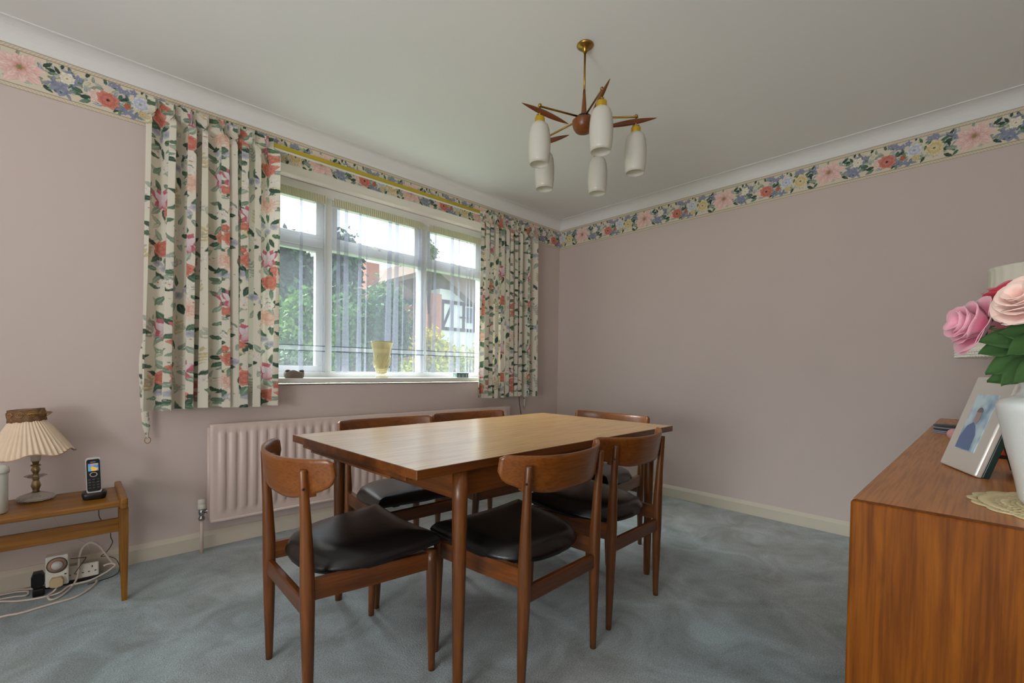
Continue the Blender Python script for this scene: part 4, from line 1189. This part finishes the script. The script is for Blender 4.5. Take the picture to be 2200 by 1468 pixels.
# white vase
VX, VY = -2.352, -3.032
vs_ = thing('white_vase', 'glossy white ceramic vase holding artificial roses on the doily', 'vase', (VX, VY, SZ+.0025))
bm = bmesh.new()
add_lathe(bm, [(.0001, 0), (.052, 0), (.060, .004), (.064, .012), (.072, .055), (.083, .105), (.092, .150), (.0935, .160), (.090, .167), (.074, .174), (.068, .180), (.066, .188), (.070, .196), (.078, .202), (.076, .204), (.066, .197), (.061, .188), (.064, .176), (.084, .160), (.060, .02), (.0001, .012)], (0, 0, 0), 48)
obj('vessel', bm, plain('white glazed ceramic', (226, 230, 226), .12, coat=.5), vs_)

# artificial flowers: each stem with its bloom and leaves
def petal_mat(name, c, e): 
    m, nt, b, out = nmat(name)
    lw = nt.nodes.new('ShaderNodeTexNoise'); lw.inputs['Scale'].default_value = 25
    tcn = nt.nodes.new('ShaderNodeTexCoord'); nt.links.new(tcn.outputs['Object'], lw.inputs['Vector'])
    a = nt.nodes.new('ShaderNodeAttribute'); a.attribute_name = 'rim'
    mx = nt.nodes.new('ShaderNodeMix'); mx.data_type = 'RGBA'; mx.inputs[6].default_value = srgb(c); mx.inputs[7].default_value = srgb(e)
    nt.links.new(a.outputs['Fac'], mx.inputs[0]); nt.links.new(mx.outputs[2], b.inputs['Base Color'])
    b.inputs['Roughness'].default_value = .7; b.inputs['Sheen Weight'].default_value = .3
    return m
pk = petal_mat('pink silk petal', (214, 92, 132), (240, 176, 190))
pch = petal_mat('pale peach silk petal', (232, 178, 166), (246, 214, 200))
rd = petal_mat('crimson silk petal', (150, 22, 40), (196, 50, 70))
leafm = plain('green silk leaf', (58, 92, 44), .8, var=.45, vscale=14)
stemm = plain('green stem', (84, 104, 50), .6)
def rose(base, head, axis, rad0, m, label, rows=((3, .35, 1.25), (5, .62, .95), (6, .9, .62), (7, 1.12, .25)), nleaf=3, seed=0, openness=1.0):
    rnd = random.Random(seed)
    base = Vector(base); head = Vector(head); axis = Vector(axis).normalized()
    t = thing('artificial_rose', label, 'flower', base, group='artificial roses in the white vase')
    h = head-base
    bm = bmesh.new()
    mid = h*.5+Vector((0, 0, .03))
    path = smooth_path([(0, 0, 0), mid, h], 6)
    add_tube(bm, path, .0022, 6); obj('stem', bm, stemm, t)
    q = axis.to_track_quat('Z', 'Y').to_matrix()
    # petals: cupped patches around the axis
    verts, faces, rims = [], [], []
    for ri, (n, rr0, lift) in enumerate(rows):
        for i in range(n):
            a0 = 2*PI*i/n+ri*.7+rnd.uniform(-.15, .15); wid = 2*PI/n*1.0
            NU, NV = 9, 7; o0 = len(verts)
            pr = rad0*rr0*rnd.uniform(.92, 1.08); lf = lift*rnd.uniform(.9, 1.1)
            for iu_ in range(NU):
                s_ = iu_/(NU-1)*2-1
                for iv_ in range(NV):
                    w_ = iv_/(NV-1)
                    wd = wid*(.55+.35*w_)
                    aa = a0+s_*wd
                    edge = 1-.16*abs(s_)**3
                    rr1 = pr*(w_**.5)*(1-.05*abs(s_)**3)*(1+.03*math.sin(5*s_+ri+i))
                    z = rad0*(lf*w_**1.2*edge)-rad0*.35+rad0*.06*math.sin(s_*4+i)*w_**2
                    if w_ > .8: rr1 += rad0*.16*(w_-.8)/.2; z -= rad0*.03*(w_-.8)/.2   # rolled rim
                    p = q @ Vector((rr1*math.cos(aa), rr1*math.sin(aa), z))
                    verts.append(h+p); rims.append(min(1, max(0, (w_-.45)*1.9, abs(s_)**4*w_)))
            for iu_ in range(NU-1):
                for iv_ in range(NV-1):
                    k = o0+iu_*NV+iv_; faces.append((k, k+NV, k+NV+1, k+1))
    me = bpy.data.meshes.new('bloom'); me.from_pydata([tuple(v_) for v_ in verts], [], faces)
    for p in me.polygons: p.use_smooth = True
    at = me.attributes.new('rim', 'FLOAT', 'POINT'); at.data.foreach_set('value', rims)
    me.materials.append(m)
    ob = bpy.data.objects.new('bloom', me); COL.objects.link(ob); ob.parent = t
    sm = ob.modifiers.new('thick', 'SOLIDIFY'); sm.thickness = .0009
    bm = bmesh.new()
    for k in range(5):
        a = 2*PI*k/5; c0 = h+q @ Vector((.2*rad0*math.cos(a), .2*rad0*math.sin(a), -.38*rad0)); c1 = h+q @ Vector((.75*rad0*math.cos(a), .75*rad0*math.sin(a), -.30*rad0))
        add_tube(bm, [c0, (c0+c1)/2, c1], [.002, .005, .0005], 5, squash=(1, .3))
    obj('sepals', bm, stemm, t)
    return t
def leaf_obj(parent, p, d, l, w, up=Vector((0, 0, 1))):
    p = Vector(p); d = Vector(d).normalized(); side = d.cross(up).normalized(); nn = side.cross(d)
    bm = bmesh.new(); N = 9; rows = []
    for i in range(N):
        s_ = i/(N-1); hw_ = w/2*math.sin(PI*min(1, s_**.8*.97+.015))**.9
        c_ = p+d*l*s_+nn*(-.25*l*s_**2)
        rows.append([bm.verts.new(c_+side*hw_*k+nn*(.12*w*abs(k))) for k in (-1, -.5, 0, .5, 1)])
    for a_, b_ in zip(rows, rows[1:]):
        for k in range(4): f = bm.faces.new((a_[k], a_[k+1], b_[k+1], b_[k])); f.smooth = True
    r_ = bmesh.ops.extrude_face_region(bm, geom=bm.faces[:]); bmesh.ops.translate(bm, verts=[v_ for v_ in r_['geom'] if isinstance(v_, bmesh.types.BMVert)], vec=nn*.0008)
    return obj('leaf', bm, leafm, parent)
mouth = Vector((VX, VY, SZ+.175))
big = [((0, 1.25*.25, 1.3), )]
def W_(x, y, z): return Vector((x, y, z))
R4 = ((3, .34, 1.35), (4, .60, 1.20), (5, .88, .95), (6, 1.20, .50))
R3 = ((3, .34, 1.2), (5, .66, 1.0), (6, 1.05, .55))
r1 = rose(mouth+W_(0, .01, 0), (-2.345, -2.915, 1.082), (-.30, .85, .25), .036, pk, 'deep pink artificial rose leaning left over the photo frame', seed=2, rows=R4)
r2 = rose(mouth+W_(0, 0, 0), (-2.43, -2.966, 1.108), (-.70, .45, .45), .030, pch, 'pale peach artificial rose at the right edge of the picture', seed=4, rows=R4)
r3 = rose(mouth+W_(.01, 0, 0), (-2.29, -2.950, 1.128), (-.1, .35, 1), .034, rd, 'crimson artificial rose at the top of the bunch', seed=6, rows=R3)
r4 = rose(mouth+W_(0, -.01, 0), (-2.42, -3.065, 1.125), (-.3, -.5, .8), .036, pch, 'pale peach artificial rose behind, out towards the wall', seed=8, rows=R4)
r5 = rose(mouth+W_(.01, .005, 0), (-2.20, -2.965, 1.10), (.5, .5, .4), .034, pk, 'deep pink artificial rose on the far side of the bunch', seed=9, rows=R4)
for (r_o, p, d_, l, w) in [
    (r1, (-2.37, -2.985, 1.035), (-.15, .85, -.42), .085, .052), (r1, (-2.37, -2.975, 1.055), (-.30, .8, .05), .075, .044), (r1, (-2.345, -2.99, 1.01), (-.1, .9, -.25), .082, .046),
    (r2, (-2.41, -2.990, 1.050), (-.55, .55, -.20), .070, .050), (r2, (-2.41, -2.995, 1.075), (-.6, .35, .35), .060, .042), (r2, (-2.40, -3.01, 1.03), (-.75, .2, -.35), .070, .048),
    (r3, (-2.30, -2.99, 1.09), (-.3, .7, .25), .065, .040), (r3, (-2.32, -3.0, 1.06), (-.2, .7, .5), .06, .042), (r4, (-2.41, -3.04, 1.05), (-.8, -.1, -.1), .075, .05), (r4, (-2.40, -3.05, 1.08), (-.7, -.3, .3), .06, .045), (r5, (-2.25, -3.0, 1.05), (.4, .6, -.1), .07, .045), (r3, (-2.36, -2.985, 1.08), (-.4, .5, .35), .06, .045), (r2, (-2.40, -2.985, 1.06), (-.3, .6, .1), .06, .045), (r1, (-2.36, -2.96, 1.045), (-.2, .6, -.1), .055, .04), (r2, (-2.42, -3.0, 1.02), (-.4, .5, -.3), .075, .05), (r4, (-2.42, -3.01, 1.045), (-.5, .35, .1), .06, .045), (r4, (-2.41, -3.03, 1.02), (-.5, .3, -.5), .07, .05), (r1, (-2.39, -2.985, 1.02), (-.5, .6, -.45), .075, .050)]:
    leaf_obj(r_o, Vector(p)-Vector(r_o.location), d_, l*.78, w*.85, Vector((-1, .15, .45)))

# photograph frame leaning back
P0 = Vector((-1.975, -2.855, SZ)); Q0 = Vector((-2.127, -2.914, SZ))
FWd = (P0-Q0).length; FH = .212
dirx = (P0-Q0).normalized(); nrm = Vector((-dirx.y, dirx.x, 0)); nrm = nrm if nrm.y > 0 else -nrm
ang = math.atan2(dirx.y, dirx.x)
pf = thing('photo_frame', 'silver white photo frame leaning back beside the vase', 'photo frame', (P0+Q0)/2+Vector((0, 0, .0)), ang)
tl2 = Matrix.Rotation(R(-19), 4, 'X')         # local: x along base, y back (away from viewer is -y)
tl2 = Matrix.Rotation(R(17), 4, 'X')
def F(bm): bmesh.ops.transform(bm, matrix=Matrix.Translation((0, 0, .004)) @ tl2, verts=bm.verts); return bm
fsil = plain('pale silver frame', (212, 204, 194), .28, metal=.15)
bm = bx((0, -.009, FH/2), (FWd, .012, FH)); bevel(bm, .003, 2); obj('frame_front', F(bm), fsil, pf)
bm = bx((0, -.021, FH/2), (FWd-.002, .012, FH-.002)); bevel(bm, .002); o = obj('frame_back', F(bm), plain('dark green backing', (28, 52, 48), .4), pf); o['label'] = 'dark green backing board'
bm = bx((0, -.0024, FH/2+.002), (FWd*.52, .0016, FH*.60))
m, nt, b, out = nmat('portrait print')
tcn = nt.nodes.new('ShaderNodeTexCoord')
n1 = nt.nodes.new('ShaderNodeTexNoise'); n1.inputs['Scale'].default_value = 22; n1.inputs['Detail'].default_value = 2
rp = nt.nodes.new('ShaderNodeValToRGB'); rp.color_ramp.elements[0].position = .4; rp.color_ramp.elements[0].color = srgb((128, 160, 186)); rp.color_ramp.elements[1].position = .6; rp.color_ramp.elements[1].color = srgb((196, 216, 222))
nt.links.new(tcn.outputs['Object'], n1.inputs['Vector']); nt.links.new(n1.outputs['Fac'], rp.inputs['Fac']); nt.links.new(rp.outputs['Color'], b.inputs['Base Color']); b.inputs['Roughness'].default_value = .3
pr_ = obj('print', F(bm), m, pf); pr_['label'] = 'blue toned portrait print of a person in a blue jacket'
def flat(pts, y, m, name, par):
    bm = bmesh.new(); vs2 = [bm.verts.new((x, y, z)) for x, z in pts]; f = bm.faces.new(vs2)
    r_ = bmesh.ops.extrude_face_region(bm, geom=[f]); bmesh.ops.translate(bm, verts=[v_ for v_ in r_['geom'] if isinstance(v_, bmesh.types.BMVert)], vec=(0, .0003, 0))
    return obj(name, F(bm), m, par)
flat([(.040, .046), (-.022, .046), (-.020, .082), (-.006, .100), (.008, .108), (.028, .098), (.040, .072)], -.0014, plain('print jacket blue', (96, 116, 156), .35), 'printed_jacket', pr_)
flat([(.000+.011*math.cos(t), .122+.017*math.sin(t)) for t in [2*PI*k/18 for k in range(18)]], -.0012, plain('print skin', (168, 140, 136), .35), 'printed_face', pr_)
flat([(.000+.012*math.cos(t), .131+.011*math.sin(t)) for t in [PI*k/10 for k in range(11)]], -.0009, plain('print hair', (120, 106, 108), .35), 'printed_hair', pr_)
bm = bx((0, 0, -.062), (.05, .003, .128)); bmesh.ops.transform(bm, matrix=Matrix.Translation((0, -.072, .128)) @ Matrix.Rotation(R(-14), 4, 'X'), verts=bm.verts)
obj('easel_strut', bm, plain('black card strut', (24, 22, 22), .6), pf)

# red leather box with dark edge, behind the frame
rb = thing('red_case', 'small orange red case with black rim behind the photo frame', 'case', (-1.70, -2.985, SZ), R(12))
obj('case_body', bevel(bx((0, 0, .026), (.10, .075, .040)), .004), plain('orange red leather', (196, 84, 40), .4), rb)
obj('case_rim', bevel(bx((0, 0, .0035), (.108, .083, .007)), .002), mt['black'], rb)
# coaster stack and pink trinket
cs = thing('coaster_stack', 'stack of dark round coasters at the far corner of the sideboard', 'coasters', (-1.17, -2.850, SZ))
stripe = plain('dark coaster', (52, 50, 56), .4); pale = plain('grey coaster edge', (128, 130, 140), .4)
for k in range(5):
    bm = bmesh.new(); add_lathe(bm, [(.0001, k*.006), (.050, k*.006), (.051, k*.006+.003), (.050, k*.006+.0052), (.0001, k*.006+.0052)], seg=36); obj('coaster', bm, stripe if k in (4, 2) else pale, cs)
pt_ = bmesh.new()
bmesh.ops.create_uvsphere(pt_, u_segments=18, v_segments=12, radius=.022, matrix=Matrix.Translation((0, 0, .0185)) @ Matrix.Diagonal((1.1, .8, .84, 1)))
tag(obj('pink_pebble', pt_, plain('pink glass', (206, 150, 150), .25, var=.25, vscale=40), None, (-1.395, -2.862, SZ), True), 'small pink striped pebble ornament beside the coasters', 'ornament')

# lamp with white fringed shade at the far end of the sideboard
l2 = thing('table_lamp', 'table lamp with tall white fringed shade behind the roses', 'lamp', (-.80, -3.045, SZ))
lathe_obj('lamp_base', [(.0001, 0), (.060, 0), (.062, .012), (.040, .022), (.030, .05), (.044, .10), (.050, .14), (.038, .19), (.016, .23), (.012, .32), (.0001, .33)], plain('white china', (222, 220, 210), .2), l2, 36)
bm = bmesh.new(); NT2 = 96
prof = [(.122, .632), (.124, .625), (.120, .618), (.119, .58), (.122, .50), (.134, .43), (.156, .37), (.190, .325), (.205, .310)]
rings = [[Vector((r*(1+.012*math.sin(24*t))*math.cos(t), r*(1+.012*math.sin(24*t))*math.sin(t), z)) for t in [2*PI*j/NT2 for j in range(NT2)]] for r, z in prof]
loft(bm, rings, cap=False); shd = obj('lamp_shade', bm, plain('ivory shade cloth', (232, 226, 208), .8), l2)
sm = shd.modifiers.new('thick', 'SOLIDIFY'); sm.thickness = .0015
bm = bmesh.new()
for k in range(110):
    a = 2*PI*k/110
    for j in range(3):
        bmesh.ops.create_icosphere(bm, subdivisions=1, radius=.0062, matrix=Matrix.Translation((.205*math.cos(a+j*.02), .205*math.sin(a+j*.02), .306-j*.010)))
o = obj('lace_fringe', bm, plain('white lace fringe', (236, 232, 220), .8), shd); o['kind'] = 'stuff'
bm = bmesh.new(); add_tube(bm, [(0, 0, .32), (0, 0, .56)], .004, 8)
for a in (0, 2*PI/3, 4*PI/3): add_tube(bm, [(0, 0, .56), (.12*math.cos(a), .12*math.sin(a), .62)], .002, 5)
obj('shade_carrier', bm, mt['brass'], l2)

# ------------------------------------------------------------------ outside
GZ = -.35
bm = bx((6, 22, GZ-.05), (60, 43, .1)); o = obj('lawn', bm, plain('garden grass', (96, 124, 70), 1, var=.25, vscale=1.5, bump=.5, bscale=30)); o['kind'] = 'structure'; o['label'] = 'garden ground outside the window'; o['category'] = 'ground'
def foliage(name, label, cat, c, r, n, leaf, cols, seed, trunk=None, group=None):
    rnd = np.random.RandomState(seed)
    t = thing(name, label, cat, (c[0], c[1], GZ), group=group)
    mats = [plain(name+' leaf', k, .7, var=.25, vscale=2) for k in cols]
    ctr = rnd.normal(size=(26, 3)); ctr /= np.linalg.norm(ctr, axis=1)[:, None]; ctr *= (rnd.rand(26, 1)**.4)*.72
    k = rnd.randint(0, 26, n)
    p = ctr[k]+rnd.normal(size=(n, 3))*.15
    p = p*np.array(r)+np.array([0, 0, c[2]-GZ])
    a = rnd.normal(size=(n, 3)); a /= np.linalg.norm(a, axis=1)[:, None]
    b_ = np.cross(a, rnd.normal(size=(n, 3))); b_ /= np.linalg.norm(b_, axis=1)[:, None]
    s_ = leaf*(.6+.8*rnd.rand(n, 1))
    V = np.stack([p-a*s_, p-b_*s_*.5, p+a*s_, p+b_*s_*.5], 1).reshape(-1, 3)
    V[:, 2] = np.maximum(V[:, 2], 0.01)
    me = bpy.data.meshes.new('foliage')
    me.vertices.add(4*n); me.vertices.foreach_set('co', V.astype(np.float32).ravel())
    me.loops.add(4*n); me.loops.foreach_set('vertex_index', np.arange(4*n, dtype=np.int32))
    me.polygons.add(n); me.polygons.foreach_set('loop_start', np.arange(n, dtype=np.int32)*4)
    me.polygons.foreach_set('material_index', (k % len(cols)).astype(np.int32))
    me.update(calc_edges=True)
    for m_ in mats: me.materials.append(m_)
    o = bpy.data.objects.new('foliage', me); COL.objects.link(o); o.parent = t
    bm = bmesh.new(); zc = c[2]-GZ
    add_tube(bm, [(0, 0, 0), (.1, 0, zc*.5), (0, .05, zc), (0, 0, zc+r[2]*.5)], [.06*r[0]+.04, .05*r[0]+.03, .03*r[0]+.02, .01], 8)
    for q in range(5):
        an = q*1.3; add_tube(bm, [(0, 0, zc*.6), (.5*r[0]*math.cos(an), .5*r[1]*math.sin(an), zc)], [.03*r[0]+.015, .008], 6)
    obj('trunk', bm, plain('bark', (86, 72, 60), .9), t)
    return t
foliage('garden_tree', 'dark green tree behind the left window light', 'tree', (1.3, 12, 3.3), (1.7, 1.3, 2.1), 9000, .11, [(50, 82, 54), (38, 66, 46), (66, 98, 60)], 1)
foliage('garden_tree', 'distant dark conifer seen through the middle light', 'tree', (4.0, 14.6, 4.6), (1.0, 1.0, 1.9), 5000, .14, [(44, 72, 58), (58, 88, 66)], 2)
foliage('garden_shrub', 'light green shrub below the dark tree', 'shrub', (.55, 8.2, 1.6), (.85, .9, 1.5), 8000, .075, [(96, 140, 60), (70, 114, 50), (120, 158, 70)], 3)
foliage('garden_shrub', 'large green shrub filling the middle light', 'shrub', (2.85, 9.6, 1.9), (1.5, .9, 1.95), 14000, .075, [(76, 122, 58), (56, 98, 50), (100, 144, 68)], 4)
foliage('garden_shrub', 'yellow green shrub low in the right light', 'shrub', (3.6, 7.3, 1.05), (1.1, .7, 1.05), 8000, .06, [(186, 188, 56), (146, 164, 56), (200, 184, 76)], 5)
foliage('garden_shrub', 'golden shrub at the right end of the garden', 'shrub', (5.6, 8.8, 1.0), (1.0, .7, 1.05), 4000, .06, [(190, 186, 76), (160, 172, 80)], 6)
foliage('garden_shrub', 'grey green low shrub under the left light', 'shrub', (-.6, 6.5, .5), (1.6, .7, .9), 4000, .06, [(110, 134, 96), (90, 116, 84)], 7)
foliage('garden_tree', 'thin tall birch above the right roof', 'tree', (8.4, 15, 6.1), (.5, .5, 1.0), 500, .10, [(120, 140, 84)], 12)

brick = plain('red brick', (178, 104, 78), .9, var=.12, vscale=3)
m, nt, b, out = nmat('brickwork')
tcn = nt.nodes.new('ShaderNodeTexCoord'); mp = nt.nodes.new('ShaderNodeMapping'); mp.inputs['Rotation'].default_value = (R(90), 0, 0)
bt = nt.nodes.new('ShaderNodeTexBrick'); bt.inputs['Scale'].default_value = 4.5; bt.inputs['Color1'].default_value = srgb((186, 104, 78)); bt.inputs['Color2'].default_value = srgb((160, 84, 62)); bt.inputs['Mortar'].default_value = srgb((186, 176, 160))
nt.links.new(tcn.outputs['Object'], mp.inputs['Vector']); nt.links.new(mp.outputs['Vector'], bt.inputs['Vector']); nt.links.new(bt.outputs['Color'], b.inputs['Base Color']); b.inputs['Roughness'].default_value = .9
brick = m
tile = plain('brown roof tiles', (128, 108, 96), .9, var=.2, vscale=6)
timber = plain('black timber', (44, 40, 42), .8)
render_ = plain('white render', (232, 230, 224), .9)
hglass = plain('dark house window', (70, 82, 96), .2)
def prism(x0, x1, ya, yb, ztop, pts):
    bm = bmesh.new()
    a = [bm.verts.new((x, ya, z)) for x, z in pts]; b_ = [bm.verts.new((x, yb, z)) for x, z in pts]
    n = len(pts)
    for i in range(n): j = (i+1) % n; bm.faces.new((a[i], a[j], b_[j], b_[i]))
    bm.faces.new(a); bm.faces.new(list(reversed(b_))); return bm
h1 = thing('timbered_house', 'half timbered house with brick corner behind the right light', 'house', (11.5, 18, GZ))
def hs(bm, o_): bmesh.ops.translate(bm, verts=bm.verts, vec=-Vector(o_.location)); return bm
obj('brick_wall', hs(bx((9.50, 16.6, 2.2), (.80, 1.0, 5.0)), h1), brick, h1)
obj('rendered_wall', hs(bx((13.3, 17.2, 2.4), (6.6, 1.6, 5.3)), h1), render_, h1)
y = 16.37
def beam(c_, s_, rot=None): obj('timber_beam', hs(bx(c_, s_, rot), h1), timber, h1)
for x in (10.15, 10.75, 11.5, 12.25, 13.0, 13.8, 14.6): beam((x, y, 3.75), (.13, .08, 1.5))
beam((13.2, y, 4.42), (6.4, .09, .18)); beam((13.2, y, 3.04), (6.4, .09, .16)); beam((13.2, y, 3.70), (4.0, .08, .08))
for x, sg in ((10.45, 1), (12.6, -1)): beam((x, y, 3.7), (.11, .07, 1.5), Matrix.Rotation(R(24*sg), 3, 'Y'))
for xw in (11.9, 13.4):
    w_ = obj('window', hs(bx((xw, 16.36, 3.85), (.5, .05, .8)), h1), hglass, h1)
obj('roof', hs(prism(0, 0, 15.8, 19.5, 0, [(8.6, 6.15), (9.1, 6.30), (16.9, 4.6), (16.9, 4.35), (11.7, 4.45), (9.1, 5.95), (8.3, 5.3), (8.2, 5.5)]), h1), tile, h1)
h2 = thing('gabled_house', 'gabled brick house with chimney behind the middle light', 'house', (10.2, 22, GZ))
obj('brick_wall', hs(bx((10.5, 22.4, 2.2), (4.4, 3.0, 5.1)), h2), brick, h2)
obj('roof', hs(prism(0, 0, 20.5, 24.5, 0, [(8.2, 5.35), (10.3, 7.0), (12.9, 5.3), (12.9, 5.05), (8.2, 5.05)]), h2), tile, h2)
obj('chimney', hs(bx((8.60, 21.2, 4.2), (.75, .7, 5.2)), h2), brick, h2)
h3 = thing('white_gable_house', 'white gable with black bargeboard behind the middle light', 'house', (10.0, 30, GZ))
obj('rendered_wall', hs(bx((9.8, 30.0, 3.2), (5.0, 3, 7.1)), h3), render_, h3)
obj('roof', hs(prism(0, 0, 27.6, 32, 0, [(6.2, 6.6), (9.9, 10.0), (13.3, 6.7), (13.3, 6.3), (9.9, 9.4), (6.2, 6.2)]), h3), timber, h3)
obj('gable_infill', hs(prism(0, 0, 28.2, 31.9, 0, [(6.8, 6.9), (9.9, 9.7), (12.8, 6.9), (12.8, 6.4), (6.8, 6.4)]), h3), render_, h3)
